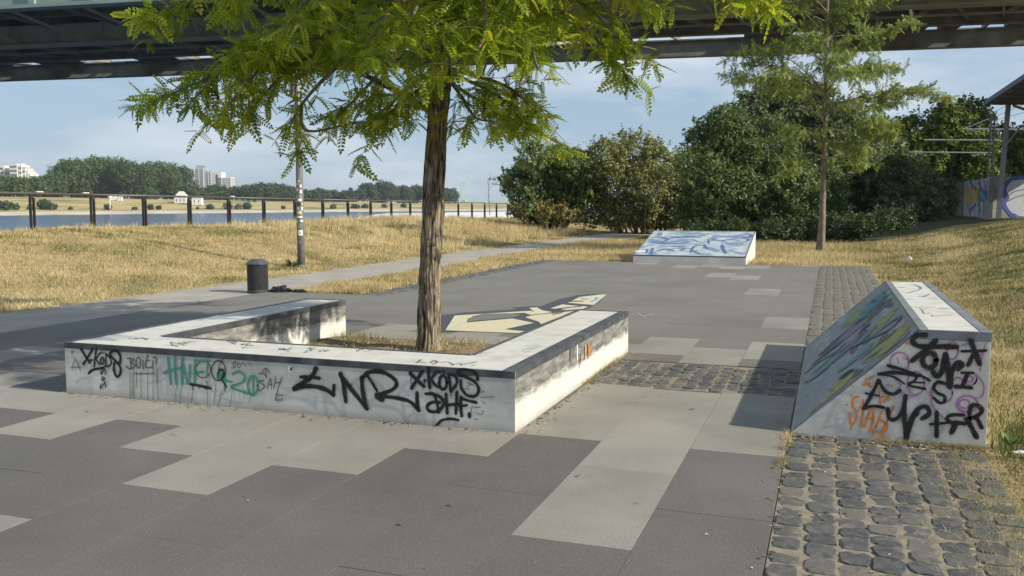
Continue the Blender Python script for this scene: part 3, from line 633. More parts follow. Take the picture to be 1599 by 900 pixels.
def sticker(px, py, ox, oy, sc, w, h, mat, pl_, par):
    c = pl_.hit(ox + px / sc, oy + py / sc); b = MB(); b.add([pl_.pt(c + Vector((a * w / 2, d * h / 2)), .012) for a, d in ((-1, -1), (1, -1), (1, 1), (-1, 1))], [(0, 1, 2, 3)]); b.build('sticker', mat, par)
sticker(705, 222, *Z2, .035, .045, M['white'], FP, led); sticker(712, 222, *Z2, .018, .028, plain('navy_print', (.03, .04, .14)), Plane((0, Y0 - .006, 0), (1, 0, 0), (0, -1, 0)), led); sticker(88, 185, *Z1, .02, .025, M['pole'], FP, led)

# soil in the tree pit
def soil():
    nx_, ny_ = 46, 48; vs = []; fs = []
    for j in range(ny_):
        for i in range(nx_):
            x = -5.53 + 2.92 * i / (nx_ - 1); y = 6.38 + 3.12 * j / (ny_ - 1); e = min(1, 6 * min(j, ny_ - 1 - j) / ny_ + .05)
            vs.append((x, y, .004 + e * (.03 + .035 * mn.noise(Vector((x * 2.3, y * 2.3, 0))) + .02 * mn.noise(Vector((x * 9, y * 9, 3))))))
    for j in range(ny_ - 1):
        for i in range(nx_ - 1): a = j * nx_ + i; fs.append((a, a + 1, a + nx_ + 1, a + nx_))
    me = bpy.data.meshes.new('tree_pit_soil'); me.from_pydata(vs, [], fs); me.materials.append(M['soil']); me.polygons.foreach_set('use_smooth', [True] * len(fs))
    return link('tree_pit_soil', me)
tag(soil(), 'dry soil in the tree pit', kind='structure')

# ------------------------------------------------------------------ near ramp (slope, flat top, vertical ends)
RX0, RXT, RX1, RY0, RY1, RH = -0.215, 0.585, 1.01, 6.47, 10.46, .770
rp = tag(empty('skate_ramp', (.4, 6.47, 0)), 'near wedge-shaped skate ramp with black and orange graffiti on its end, beside the right bank', 'skate ramp')
def profile_prism(prof, y0, y1, name, mat, par, bevel=0):
    b = MB(); n = len(prof); b.add([(x, y0, z) for x, z in prof] + [(x, y1, z) for x, z in prof],
        [tuple(range(n)), tuple(range(n, 2 * n))[::-1]] + [(i, n + i, n + (i + 1) % n, (i + 1) % n) for i in range(n)])
    return b.build(name, mat, par, bevel=bevel)
profile_prism([(RX0, -.03), (RX0, .004), (RXT, RH - .006), (RX1, RH - .006), (RX1, -.03)], RY0, RY1, 'body', M['ramp_conc'], rp, .002)
sd = Vector((RXT - RX0, 0, RH)).normalized(); sn_ = Vector((-RH, 0, RXT - RX0)).normalized()
def slope_panel(a, b_, y0, y1, th, mat, name):
    """plate on the slope between fractions a and b_ of its length"""
    p0 = Vector((RX0, 0, 0)) + Vector((RXT - RX0, 0, RH)) * a; p1 = Vector((RX0, 0, 0)) + Vector((RXT - RX0, 0, RH)) * b_
    lo, hi = .001, th; pr = [p0 + sn_ * lo, p0 + sn_ * hi, p1 + sn_ * hi, p1 + sn_ * lo]
    return profile_prism([(p.x, p.z) for p in pr], y0, y1, name, mat, rp)
slope_panel(.01, .985, RY0 + .05, RY1 - .05, .005, M['slope'], 'slope_panel')
slope_panel(.0, .995, RY0 - .002, RY0 + .05, .007, M['coping'], 'slope_edge'); slope_panel(.0, .995, RY1 - .05, RY1 + .002, .007, M['coping'], 'slope_edge')
b = MB(); b.box(RXT + .055, RX1 - .065, RY0 + .02, RY1 - .02, RH - .008, RH - .001); b.build('top_panel', M['ledge_top'], rp)
b = MB(); b.box(RXT - .005, RXT + .055, RY0 - .004, RY1 + .003, RH - .01, RH + .002); b.build('coping', M['coping'], rp, bevel=.003)
b = MB(); b.box(RX1 - .065, RX1 + .005, RY0 - .0045, RY1 + .0035, RH - .06, RH + .003); b.build('coping', M['coping'], rp, bevel=.003)
b = MB(); b.box(RXT + .0, RX1 - .0655, RY0 - .005, RY0 + .018, RH - .062, RH + .0015); b.build('coping', M['coping'], rp, bevel=.003)
EP = Plane((0, RY0 - .0065, 0), (1, 0, 0), (0, -1, 0)); ZA = (1230, 494, 4.5); ZB = (1380, 494, 4.5)
ZAs = (1230, 500, 4.5)
strokes(EP, *ZB, [ell(9, 110, 325, 66, 72), ell(9, 482, 240, 40, 62), ell(8, 610, 440, 42, 44, a1=420), ell(8, 605, 440, 20, 22), ell(12, 585, 615, 74, 58, a0=20, a1=350), ell(11, 565, 615, 38, 30, a0=90, a1=400), ell(9, 520, 470, 36, 40), ell(10, 410, 540, 72, 68),
    ell(9, 225, 470, 60, 82), (8, (60, 420), (120, 480), (100, 520), (200, 560), (240, 540)), (9, (335, 500), (340, 620), (430, 720), (560, 760)), (9, (640, 400), (700, 480), (690, 560), (640, 575)), (8, (550, 205), (600, 190), (650, 210)), (9, (715, 190), (690, 290), (675, 380)), (8, (700, 240), (650, 300)),
    (7, (95, 290), (105, 330)), (7, (140, 290), (165, 305)), (8, (20, 480), (60, 490)), ell(8, 330, 300, 45, 70)], M['purple_ink'], rp, label='thin purple loops and spirals', base=.003)
strokes(EP, *ZAs, [(13, (502, 535), (462, 545), (455, 600), (485, 650), (470, 715), (440, 725), (436, 655)), (13, (530, 560), (526, 660), (515, 745)), (11, (505, 612), (560, 602)), (12, (600, 605), (560, 680), (540, 748)), (12, (600, 605), (600, 690), (575, 775)), (10, (560, 690), (600, 690)),
    (12, (660, 640), (622, 740), (600, 780)), (12, (640, 690), (690, 730)), (12, (605, 785), (690, 775), (700, 700), (745, 605)), (13, (690, 720), (672, 780), (668, 850)), (10, (602, 392), (540, 430), (588, 470)), (10, (575, 445), (530, 455)), (9, (650, 540), (700, 530), (705, 550), (670, 575)),
    (8, (640, 480), (650, 590)), (6, (445, 735), (443, 770)), (6, (600, 790), (602, 840)), (14, (835, 160), (850, 158)), (10, (412, 592), (416, 594))], M['orange_ink'], rp, label='orange STAY tag low on the end face', base=.005)
strokes(EP, *ZB, [(34, (292, 130), (235, 132), (202, 165), (222, 200), (290, 213), (400, 212), (512, 215)), (32, (365, 170), (290, 235), (198, 312)), ell(34, 318, 308, 48, 52), (34, (345, 390), (368, 418), (405, 390), (432, 265)), (36, (432, 268), (450, 380), (460, 490)), (32, (462, 485), (480, 380), (520, 322), (548, 338), (520, 370)),
    (18, (545, 395), (625, 395)), (26, (588, 400), (552, 490)), (22, (505, 490), (615, 502)), (34, (610, 172), (640, 250), (672, 335)), (20, (548, 245), (715, 240)), (30, (630, 262), (592, 342)),
    (20, (430, 472), (380, 460), (350, 492), (372, 535), (425, 560), (422, 600), (388, 605), (352, 572))], M['black'], rp, label='bold black TONI and star', base=.009)
strokes(EP, *ZAs, [(20, (705, 318), (800, 345), (905, 385)), (24, (640, 378), (760, 368), (905, 388)), (12, (660, 382), (750, 400), (818, 446)), (22, (640, 422), (682, 495), (740, 518), (788, 492)), (22, (636, 425), (590, 520), (532, 622)), (20, (535, 618), (600, 602), (672, 612)), (12, (548, 512), (640, 530)),
    (26, (702, 622), (712, 685), (755, 695), (805, 640), (828, 535)), (28, (826, 535), (818, 650), (830, 840)), (34, (832, 830), (868, 700), (905, 650))], M['black'], rp, label='bold black letters on the left of the end face', base=.009)
strokes(EP, *ZB, [(16, (245, 412), (290, 430), (322, 452)), (16, (240, 415), (215, 450), (175, 482), (290, 508)), (12, (208, 462), (285, 465)), (30, (205, 690), (250, 642), (298, 635), (318, 680), (268, 718)), (26, (370, 672), (370, 840)), (18, (325, 756), (450, 745)),
    (24, (560, 692), (472, 692), (442, 722), (505, 762)), (28, (500, 742), (565, 752)), (34, (500, 762), (475, 815)), (28, (600, 722), (608, 640), (655, 622), (688, 665), (640, 706), (575, 720)), (32, (590, 735), (620, 790), (650, 848)), (30, (648, 706), (686, 780))], M['black'], rp, label='bold black STER letters at the bottom right', base=.009)
SP = Plane(Vector((RX0, 0, 0)) + sn_ * .005, (0, 1, 0), sn_)
SZ = (1230, 420, 4.845); _a = SP.pt(Vector((0, 0)), 0); _sl = math.hypot(RXT - RX0, RH); SP.lim = (RY0 + .07, RY1 - .07, *sorted(((Vector((RX0, 0, 0)) + sd * .04 - SP.o).dot(SP.e2), (Vector((RX0, 0, 0)) + sd * (_sl - .05) - SP.o).dot(SP.e2))))
strokes(SP, *SZ, [(60, (860, 280), (800, 320), (730, 380)), (46, (740, 380), (690, 440)), (70, (900, 400), (840, 450), (810, 520), (740, 600), (690, 650)), (60, (790, 130), (740, 180)), (45, (415, 835), (380, 865)), (22, (820, 215), (760, 250), (660, 320))], M['olive_ink'], rp, 'graffiti', 'olive yellow patches on the slope', taper=True, base=.001)
strokes(SP, *ZAs, [(75, (400, 430), (360, 480)), (50, (300, 530), (260, 575)), (36, (205, 610), (170, 645))], M['olive_ink'], rp, taper=True, base=.001)
strokes(SP, *SZ, [(44, (640, 730), (570, 755), (520, 800)), (18, (715, 220), (660, 230), (600, 300), (690, 260))], paint('dull_blue_paint', (0.10, 0.22, 0.32), .6), rp, taper=True, base=.002)
it = [(8, (925, 330), (840, 370), (700, 470), (600, 560)), (7, (900, 340), (760, 470), (560, 560), (430, 640)), (14, (730, 500), (700, 560), (560, 680)), (18, (690, 710), (560, 715), (720, 600)), (22, (430, 800), (540, 835)), (12, (640, 360), (560, 480), (600, 560)), (14, (590, 480), (520, 560), (500, 640)),
      (10, (850, 230), (700, 300), (540, 420), (330, 560)), (7, (990, 420), (860, 560), (700, 690)), (9, (560, 510), (440, 600), (260, 740)), (9, (760, 250), (600, 350), (420, 490), (250, 640)), (8, (440, 560), (300, 700), (180, 800)), (10, (350, 640), (220, 720), (130, 800)), (7, (300, 760), (200, 830), (130, 860))]
strokes(SP, *SZ, [(60, (640, 330), (520, 440), (400, 560)), (50, (480, 560), (360, 680), (250, 760)), (34, (820, 210), (740, 270))], paint('dull_violet_paint', (.20, .17, .22), .6), rp, taper=True, base=.0006)
strokes(SP, *SZ, [(50, (700, 250), (600, 330)), (44, (330, 700), (220, 800)), (40, (560, 640), (460, 720)), (30, (620, 480), (540, 560))], paint('dull_teal_paint', (.13, .24, .27), .6), rp, taper=True, base=.0008)
for k in range(16):
    x = random.uniform(180, 800); y = 930 - x * .86 + random.uniform(-60, 60) - 20; l = random.uniform(60, 190); it.append((random.uniform(4, 12), (x, y), (x + l * .5, y - l * .42 + random.uniform(-18, 18)), (x + l, y - l * .8)))
strokes(SP, *SZ, it, M['slate_ink'], rp, taper=True, base=.0025, label='dark slanting lines on the slope')
RT = Plane((0, 0, RH), (1, 0, 0), (0, 0, 1)); RT.lim = (RXT + .07, RX1 - .08, RY0 + .03, RY1 - .06)
strokes(RT, *SZ, [(48, (825, 138), (870, 140))], M['yellow_ink'], rp, taper=True, base=.002, label='yellow patch on the far end of the top')
strokes(RT, *SZ, [(22, (840, 180), (930, 178), (1010, 150), (960, 122), (900, 115)), (22, (880, 228), (945, 232)), (16, (1150, 300), (1210, 302)), (10, (990, 208), (1030, 212), (1080, 190))], paint('grey_leaf_shadow', (0.17, 0.17, 0.21), .6), rp, taper=True, base=.0025)  # leaf shadows on the ramp top, put in as grey patches
strokes(RT, *SZ, [(9, (950, 295), (1010, 300), (1040, 340), (1080, 335)), (7, (1100, 350), (1110, 360), (1180, 355), (1250, 350)), (7, (1080, 230), (1130, 225))], M['pink_ink'], rp, base=.002)

# far low ramp
fr = tag(empty('skate_ramp', (-3.6, 24.4, 0)), 'far low ramp at the end of the plaza, its white slope painted with blue strokes', 'skate ramp')
FX0, FX1, FY0, FY1, FH0, FH1 = -5.12, -2.08, 24.42, 27.5, .185, .79
b = MB()
V8 = [(FX0, FY0, -.03), (FX1, FY0, -.03), (FX1, FY1, -.03), (FX0, FY1, -.03), (FX0, FY0, FH0), (FX1, FY0, FH0), (FX1, FY1, FH1), (FX0, FY1, FH1)]
b.add(V8, [(0, 3, 2, 1), (4, 5, 6, 7), (0, 1, 5, 4), (1, 2, 6, 5), (2, 3, 7, 6), (3, 0, 4, 7)]); b.build('body', M['ramp_conc'], fr, bevel=.004)
fe1 = Vector((0, FY1 - FY0, FH1 - FH0)).normalized(); fn = Vector((1, 0, 0)).cross(fe1).normalized()
def fpl(u0, u1, v0, v1, off, name, mat):
    o = Vector((FX0, FY0, FH0)); Lx = FX1 - FX0; Ly = math.hypot(FY1 - FY0, FH1 - FH0); b = MB()
    vs = [o + Vector((1, 0, 0)) * u * Lx + fe1 * v * Ly + fn * h for h in (.001, off) for u, v in ((u0, v0), (u1, v0), (u1, v1), (u0, v1))]
    b.add(vs, [(3, 2, 1, 0), (4, 5, 6, 7), (0, 1, 5, 4), (1, 2, 6, 5), (2, 3, 7, 6), (3, 0, 4, 7)]); return b.build(name, mat, fr)
fpl(.012, .985, .03, .485, .008, 'slope_panel', M['far_slope']); fpl(.012, .985, .49, .975, .008, 'slope_panel', M['far_slope'])
fpl(0, 1, 0, .03, .012, 'steel_edge', M['metal_dark']); fpl(0, 1, .975, 1, .012, 'steel_edge', M['coping']); fpl(.985, 1, .03, .975, .011, 'steel_edge', M['coping']); fpl(0, .012, .03, .975, .011, 'steel_edge', M['coping'])
FS = Plane(Vector((FX0, FY0, FH0)) + fn * .008, (1, 0, 0), fn); ZF = (960, 340, 3.634)
strokes(FS, *ZF, [(14, (210, 115), (250, 112), (300, 125), (260, 140)), (16, (190, 140), (330, 150), (440, 132)), (12, (300, 120), (400, 110), (520, 100)), (12, (430, 200), (450, 165), (500, 158), (525, 180)), (13, (440, 190), (480, 205)), (14, (610, 155), (615, 180), (630, 205)), (9, (510, 155), (525, 180)),
    (12, (705, 100), (760, 95), (775, 110), (720, 115)), (9, (720, 120), (760, 125), (740, 140)), (10, (240, 190), (300, 180), (340, 192)), (12, (215, 175), (205, 205)), (9, (185, 180), (180, 200)), (9, (370, 190), (400, 175), (430, 178)), (12, (540, 120), (600, 130), (690, 120)), (10, (440, 125), (500, 140), (580, 128), (640, 140)), (9, (660, 190), (720, 205)), (12, (360, 165), (260, 160)), (8, (530, 125), (533, 150))],
    M['blue_ink'], fr, taper=True, base=.001, label='blue strokes on the far ramp')
strokes(FS, *ZF, [(12, (305, 92), (370, 88), (440, 92), (540, 90)), (9, (350, 98), (430, 97))], M['green_ink'], fr, taper=True, base=.002, label='green stroke along the upper edge')
strokes(FS, *ZF, [ell(5, 256, 94, 9, 7), (5, (245, 185), (280, 180)), (5, (300, 190), (345, 175), (400, 178))], M['slate_ink'], fr, base=.002)
strokes(FS, *ZF, [(14, (130, 192), (170, 192))], M['white'], fr, base=.003)

strokes(FS, *ZF, [(26, (200, 130), (300, 140), (420, 125)), (22, (560, 105), (680, 110), (760, 105)), (24, (520, 170), (580, 190)), (20, (640, 150), (720, 145)), (22, (330, 110), (480, 112))], paint('muted_blue_paint', (.13, .20, .36), .5), fr, taper=True, base=.0005)
# painted arrow-like mural on the floor
fm = tag(empty('floor_mural', (-4.3, 12.5, 0)), 'cream and dark blue angular graffiti painted flat on the slabs behind the ledge', 'floor graffiti')
def fpoly(pts, z, mat, name='painted_shape'):
    q = [gnd(660 + x / 5, 440 + y / 5, z) for x, y in pts]; b = MB(); b.add([tuple(p) for p in q], [tuple(range(len(q)))]); return b.build(name, mat, fm)
fpoly([(130, 395), (150, 262), (330, 240), (760, 214), (700, 202), (870, 190), (920, 192), (1060, 140), (1190, 108), (1300, 96), (1432, 98), (1390, 150), (1300, 205), (1150, 262), (1000, 320), (900, 350), (820, 392), (640, 398), (300, 388)], .0045, M['navy'], 'outline')
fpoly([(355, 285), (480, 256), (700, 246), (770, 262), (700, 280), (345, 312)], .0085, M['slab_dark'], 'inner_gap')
fpoly([(250, 265), (800, 230), (875, 226), (820, 243), (480, 252), (390, 270), (345, 318), (178, 378)], .0065, M['cream'])
fpoly([(178, 379), (345, 319), (700, 288), (868, 322), (640, 372), (800, 388), (745, 402), (300, 385)], .0075, M['cream'])
fpoly([(830, 205), (890, 200), (930, 222), (1010, 238), (960, 248), (840, 258), (798, 245), (872, 232)], .0070, M['cream'])
fpoly([(1000, 208), (1090, 178), (1130, 182), (1290, 196), (1255, 212), (1120, 222)], .0067, M['cream']); fpoly([(860, 262), (1040, 245), (1180, 228), (1090, 268), (925, 332), (905, 312), (800, 278)], .0063, M['cream'])
fpoly([(1135, 165), (1225, 120), (1375, 102), (1437, 99), (1395, 135), (1335, 182), (1240, 174)], .0069, M['cream']); fpoly([(1040, 210), (1160, 196), (1150, 204), (1060, 218)], .0098, M['navy']); fpoly([(1010, 252), (1100, 238), (1080, 246), (1020, 258)], .0099, M['navy'])
fpoly([(1150, 150), (1250, 148), (1260, 154), (1150, 157)], .0100, M['navy']); lbp = plain('light_blue_paint', (.10, .33, .55)); fpoly([(1230, 128), (1290, 133), (1300, 140), (1240, 136)], .0101, lbp); fpoly([(1345, 122), (1382, 128), (1330, 158), (1302, 156), (1345, 140)], .0102, lbp); fpoly([(1150, 196), (1240, 190), (1235, 196), (1150, 202)], .0103, M['navy'])

# ------------------------------------------------------------------ litter bin, bags, lamp post
bn = tag(empty('litter_bin', (-9.86, 13.83, 0)), 'dark round mesh litter bin with a domed lid at the edge of the path', 'bin')
b = MB(); b.lathe([(.185, 0), (.19, .02), (.19, .05)], (0, 0, 0), 28); b.build('base_ring', M['bin'], bn, loc=(0, 0, 0))
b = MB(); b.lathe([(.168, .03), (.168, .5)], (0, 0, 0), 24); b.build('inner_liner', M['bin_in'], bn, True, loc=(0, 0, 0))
b = MB()
for k in range(26): z = .055 + k * .0175; b.lathe([(.182, z), (.190, z + .003), (.190, z + .008), (.182, z + .010)], (0, 0, 0), 28)
b.build('mesh_hoops', M['bin'], bn, loc=(0, 0, 0))
b = MB()
for k in range(40):
    a = 2 * math.pi * k / 40; b.bar((.181 * math.cos(a), .181 * math.sin(a), .04), (.181 * math.cos(a), .181 * math.sin(a), .51), .006, .006)
b.build('mesh_rods', M['bin'], bn, loc=(0, 0, 0))
b = MB(); b.lathe([(.205, .505), (.208, .515), (.207, .53), (.125, .603), (.05, .608)], (0, 0, 0), 12); b.build('lid', M['bin'], bn, loc=(0, 0, 0))
bn.rotation_euler = (0, 0, .3)
def crumple(name, c, sx, sy, sz, seed, mat, label, cat, grp=None):
    vs = []; fs = []; nu, nv = 18, 9
    for j in range(nv + 1):
        for i in range(nu):
            a = 2 * math.pi * i / nu; t = math.pi / 2 * j / nv; p = Vector((math.cos(a) * math.cos(t), math.sin(a) * math.cos(t), math.sin(t)))
            k = 1 + .45 * mn.noise(p * 2.6 + Vector((seed, 0, 0))) + .25 * mn.noise(p * 6 + Vector((0, seed, 0)))
            vs.append((p.x * sx * k, p.y * sy * k, p.z * sz * k))
    for j in range(nv):
        for i in range(nu): fs.append((j * nu + i, j * nu + (i + 1) % nu, (j + 1) * nu + (i + 1) % nu, (j + 1) * nu + i))
    me = bpy.data.meshes.new(name); me.from_pydata(vs, [], fs); me.materials.append(mat)
    o = link(name, me); o.location = c; return tag(o, label, cat, grp)
p = gnd(437, 456); crumple('rubbish_bag', (p.x, p.y, -.005), .21, .13, .10, 1.3, M['bag'], 'larger crumpled black plastic bag right beside the litter bin', 'plastic bag')
p = gnd(466, 456.5); crumple('rubbish_bag', (p.x, p.y, -.005), .16, .09, .055, 4.1, M['bag'], 'small flat black plastic bag in the dry grass, farther from the bin', 'plastic bag')

lpx, lpy = -12.78, 19.8; lz = float(hz(lpx, lpy))
lp = tag(empty('lamp_post', (lpx, lpy, lz)), 'tall grey lamp post plastered with stickers at the foot of the grass bank', 'lamp post')
b = MB(); b.tube([(0, 0, -.1), (0, 0, 1.2), (0, 0, 3.5), (0, 0, 6.2)], [.097, .095, .08, .062], 20, cap=True); b.build('pole', M['pole'], lp, smooth=True, loc=(0, 0, 0))
b = MB(); b.lathe([(.115, -.02), (.115, .05), (.1, .07)], (0, 0, 0), 20); b.build('base_collar', M['pole'], lp, loc=(0, 0, 0))
b = MB(); b.lathe([(.06, 6.2), (.22, 6.3), (.24, 6.36), (.23, 6.42), (.05, 6.5)], (0, 0, 0), 24); b.build('lamp_head', M['pole'], lp, loc=(0, 0, 0))
SK = [(.0, 283.5, .030, .05, (.75, .75, .72), 5), (-3, 288, .1, .05, (.62, .25, .28), 0), (3, 291, .05, .07, (.62, .63, .63), 0), (-3, 297, .06, .07, (.55, .57, .6), 0), (3, 300, .06, .08, (.7, .7, .7), 0), (-4, 308, .05, .05, (.6, .6, .62), 0), (2, 307, .06, .06, (.3, .3, .32), 0), (1, 312.5, .1, .07, (.72, .72, .7), 0),
      (0, 319, .12, .08, (.06, .055, .06), 0), (-2, 325.5, .06, .06, (.6, .62, .66), 0), (4, 326, .05, .08, (.7, .68, .6), 0), (0, 332, .12, .09, (.6, .52, .22), 0), (0, 339, .14, .045, (.75, .75, .73), 0), (-3, 346, .05, .07, (.35, .6, .55), 0), (3, 345, .07, .06, (.62, .66, .64), 0), (0, 353, .09, .12, (.22, .21, .2), 0), (1, 363.5, .1, .14, (.75, .76, .76), 0), (1, 363.5, .045, .06, (.4, .42, .45), 0), (-1, 378, .07, .06, (.25, .17, .12), 0), (4, 319, .04, .07, (.55, .45, .2), 0)]
kd = Vector((-_h[0], -_h[1], 0)); kr = Vector((_r[0], _r[1], 0))
for k, (dx, py, w, h, c, _) in enumerate(SK):
    d = 23.0 - .1; zc = EYE + (319.5 - py) * d / F - lz; r = .0985 + k * .0006 - max(0, zc - 1.0) * .006
    a0 = math.asin(max(-.95, min(.95, dx * d / F / .095))); b = MB(); vs = []; n = 5
    for i in range(n + 1):
        a = a0 + (i / n - .5) * w / .095; q = kd * math.cos(a) + kr * math.sin(a)
        vs += [tuple(q * r + Vector((0, 0, zc - h / 2))), tuple(q * r + Vector((0, 0, zc + h / 2)))]
    b.add(vs, [(2 * i, 2 * i + 2, 2 * i + 3, 2 * i + 1) for i in range(n)]); b.build('sticker', plain('sticker_paper', c, .5), lp, loc=(0, 0, 0))

# ------------------------------------------------------------------ railing on the bank
FXX = -22.0
fence = tag(empty('railing', (FXX, 20, 0)), 'long dark metal railing with twin flat posts along the river bank', 'railing')
def rz_(y): return 1.92 - .235 * (y - 20) / 38
ys = [20.03 + 2.275 * i for i in range(-5, 19)]
for k, y in enumerate(ys):
    zb = float(hz(FXX, y)) - .15; zt = rz_(y); b = MB()
    for dy in (-.062, .062): b.box(FXX - .035, FXX + .035, y + dy - .022, y + dy + .022, zb, zt - .12)
    b.box(FXX - .028, FXX + .028, y - .05, y + .05, zt - .20, zt - .14)
    b.build('post', M['metal_dark'], fence)
    b = MB(); b.box(FXX - .02, FXX + .02, y - .09, y + .03, zt - .135, zt - .035); b.build('bracket', M['metal_dark'], fence)
for k in range(0, len(ys) - 1, 3):
    ya = ys[k] - (0 if k else 1.2); yb = ys[min(k + 3, len(ys) - 1)] - .012
    if ya >= yb: continue
    b = MB(); b.tube([(FXX, ya, rz_(ya)), (FXX, yb, rz_(yb))], .032, 12); b.build('handrail', M['rail'], fence, smooth=True)
for px in (61, 133, 362):
    v = ray(px, 305); t = FXX / v[0]; y = v[1] * t; b = MB(); b.box(FXX - .035, FXX + .055, y - .12, y + .12, rz_(y) + .038, rz_(y) + .062); b.build('rail_clip', M['white'], fence)

# ------------------------------------------------------------------ grass
def patch(X, Y):
    return (np.sin(X * .9 + 2 * np.sin(Y * .55)) * np.sin(Y * .8 + 1.4 * np.sin(X * .7)) + .6 * np.sin(X * 3.1 + Y * 1.9 + 2 * np.sin(Y * 2.3)) + .5 * np.sin(X * 7.3 - Y * 5.1 + 2 * np.sin(X * 4)))
def blades(name, P, h, w, var, lean=.5, label=None, wind=(.3, .1), quad=False):
    var = var + .15 * patch(P[:, 0], P[:, 1]); n = len(P); a = rng.uniform(0, 2 * np.pi, n); hh = h * rng.uniform(.55, 1.35, n); ln = rng.uniform(0, lean, n) * hh; la = rng.uniform(0, 2 * np.pi, n)
    dx = np.cos(a) * w / 2; dy = np.sin(a) * w / 2; w_ = w if np.ndim(w) else np.full(n, w)
    B = P; tip = B + np.stack([np.cos(la) * ln + wind[0] * hh * .3, np.sin(la) * ln + wind[1] * hh * .3, hh], 1)
    off = np.stack([dx, dy, np.zeros(n)], 1)
    V = np.stack([B - off, B + off, tip], 1).reshape(-1, 3); Fc = np.arange(3 * n).reshape(-1, 3)
    me = npmesh(name, V, Fc, M['grass'], np.repeat(np.clip(var, 0, 1), 3)); o = link(name, me)
    return tag(o, label, 'grass', None, 'stuff')
def clump(X, Y, s=1.0): return .5 + .5 * (np.sin(X * 2.1 * s + np.sin(Y * 1.7 * s)) * .4 + np.sin(Y * 2.9 * s + X * 1.3 * s) * .35 + np.sin((X + Y) * 5.3 * s) * .25)
def scatter(n, x0, x1, y0, y1, near=True):
    X = rng.uniform(x0, x1, n); u = rng.uniform(0, 1, n)
    Y = y0 + (y1 - y0) * (u ** 1.5 if near else u); return X, Y
def green(X, Y): return clump(X * .45, Y * .35)
# left bank
X, Y = scatter(190000, -22.8, -11.75, 7, 60); d_ = np.hypot(X, Y); g_ = green(X, Y); var = .62 + rng.normal(0, .17, len(X)) - .5 * np.clip((g_ - .64) * 4, 0, 1) * (.55 + .45 * clump(X * 2.2, Y * 2))
P = np.stack([X, Y, hz(X, Y) - .01], 1); blades('bank_grass', P, .05 + .05 * clump(X, Y), .0009 * d_ * .62 + .004, var, .9, 'dry straw-coloured grass covering the left bank')
# taller tufts on crest and at the far part of the left bank
X = np.concatenate([rng.uniform(-22.6, -20.4, 14000), rng.uniform(-20.5, -12.2, 46000)]); Y = np.concatenate([rng.uniform(9, 60, 14000), 27 + 22 * rng.uniform(0, 1, 46000) ** .8])
k = clump(X * 1.3, Y * 1.1) > .55; X, Y = X[k], Y[k]; P = np.stack([X, Y, hz(X, Y) - .01], 1)
blades('tall_bank_grass', P, np.where(X < -20.45, .10, .24) + .14 * clump(X * 2, Y), .016, .78 + rng.normal(0, .14, len(X)), .7, 'taller pale grass tufts along the crest and far end of the left bank')
# strip between path and plaza, around the far ramp and tree
X1_, Y1_ = scatter(26000, -9.45, -7.9, 14.1, 27, True); X2_, Y2_ = scatter(65000, -9.9, 4.2, 24.8, 38, True)
k = ~((X2_ > FX0) & (X2_ < FX1) & (Y2_ < FY1)); X = np.concatenate([X1_, X2_[k]]); Y = np.concatenate([Y1_, Y2_[k]])
P = np.stack([X, Y, hz(X, Y) - .01], 1); far_ = np.clip((Y - 29) / 6, 0, 1)
blades('strip_grass', P, .07 + .07 * clump(X, Y) + .10 * far_, .017, .66 + rng.normal(0, .16, len(X)) - .4 * (green(X, Y) > .8), .8, 'dry grass strip beside the plaza and round the far ramp')
# right bank
X = 1.02 + 9.5 * rng.uniform(0, 1, 250000) ** 1.25; Y = 3.0 + 40 * rng.uniform(0, 1, 250000) ** 1.5
k = ~((X < RX1 + .05) & (Y > RY0) & (Y < RY1)) & ~((X < 1.35) & (Y > 3) & (rng.uniform(0, 1, len(X)) > (X - .98) / .4)); X, Y = X[k], Y[k]; d_ = np.hypot(X, Y); g_ = green(X + 3, Y * 1.4)
P = np.stack([X, Y, hz(X, Y) - .012], 1); var = .41 + rng.normal(0, .19, len(X)) - .42 * np.clip((g_ - .66) * 4, 0, 1)
blades('right_bank_grass', P, .055 + .05 * clump(X * 1.5, Y * 1.2), .0009 * d_ * .75 + .003, var, 1.3, 'dry brownish green grass covering the right bank')
X = rng.normal(0, 1, 5200); Y = rng.normal(0, 1, 5200)
X = np.concatenate([1.55 + .22 * X[:2600], 4.2 + .9 * X[2600:]]); Y = np.concatenate([6.6 + .5 * Y[:2600], 21 + 1.6 * Y[2600:]]); k = X > 1.06; X, Y = X[k], Y[k]
P = np.stack([X, Y, hz(X, Y) - .01], 1); blades('green_grass_patch', P, .10, .012, .05 + .1 * rng.uniform(0, 1, len(X)), .9, 'fresh green grass beside the near ramp')
# stray blades creeping over cobbles, at the ledge foot and in the tree pit
X = .98 + rng.normal(-.10, .16, 5000); Y = rng.uniform(3.2, 6.45, 5000); P1 = np.stack([X, Y, np.full(5000, -.012)], 1)
X = rng.uniform(.3, 1.0, 1400); Y = RY0 - np.abs(rng.normal(0, .03, 1400)); P2 = np.stack([X, Y, np.full(1400, -.01)], 1)
X = X1 + np.abs(rng.normal(0, .025, 600)) + .004; Y = rng.uniform(7.6, 9.0, 600); P3 = np.stack([X, Y, np.zeros(600)], 1)
X = -.24 + rng.normal(0, .02, 500); Y = rng.choice([6.35, 6.05, 8.8, 5.7], 500) + rng.normal(0, .06, 500); P4 = np.stack([X, Y, np.zeros(500)], 1)
P = np.concatenate([P1, P2, P3, P4]); blades('stray_grass', P, .035, .004, .5 + rng.normal(0, .2, len(P)), 1.6, 'sparse dry blades in the joints along the ramp and the ledge')
X = rng.uniform(-5.5, -2.64, 9000); Y = rng.uniform(6.4, 9.45, 9000); k = clump(X * 2, Y * 2) > .42; X, Y = X[k], Y[k]; va = .5 + rng.normal(0, .22, len(X)); va[(Y > 9.0) & (X < -4.7)] -= .3
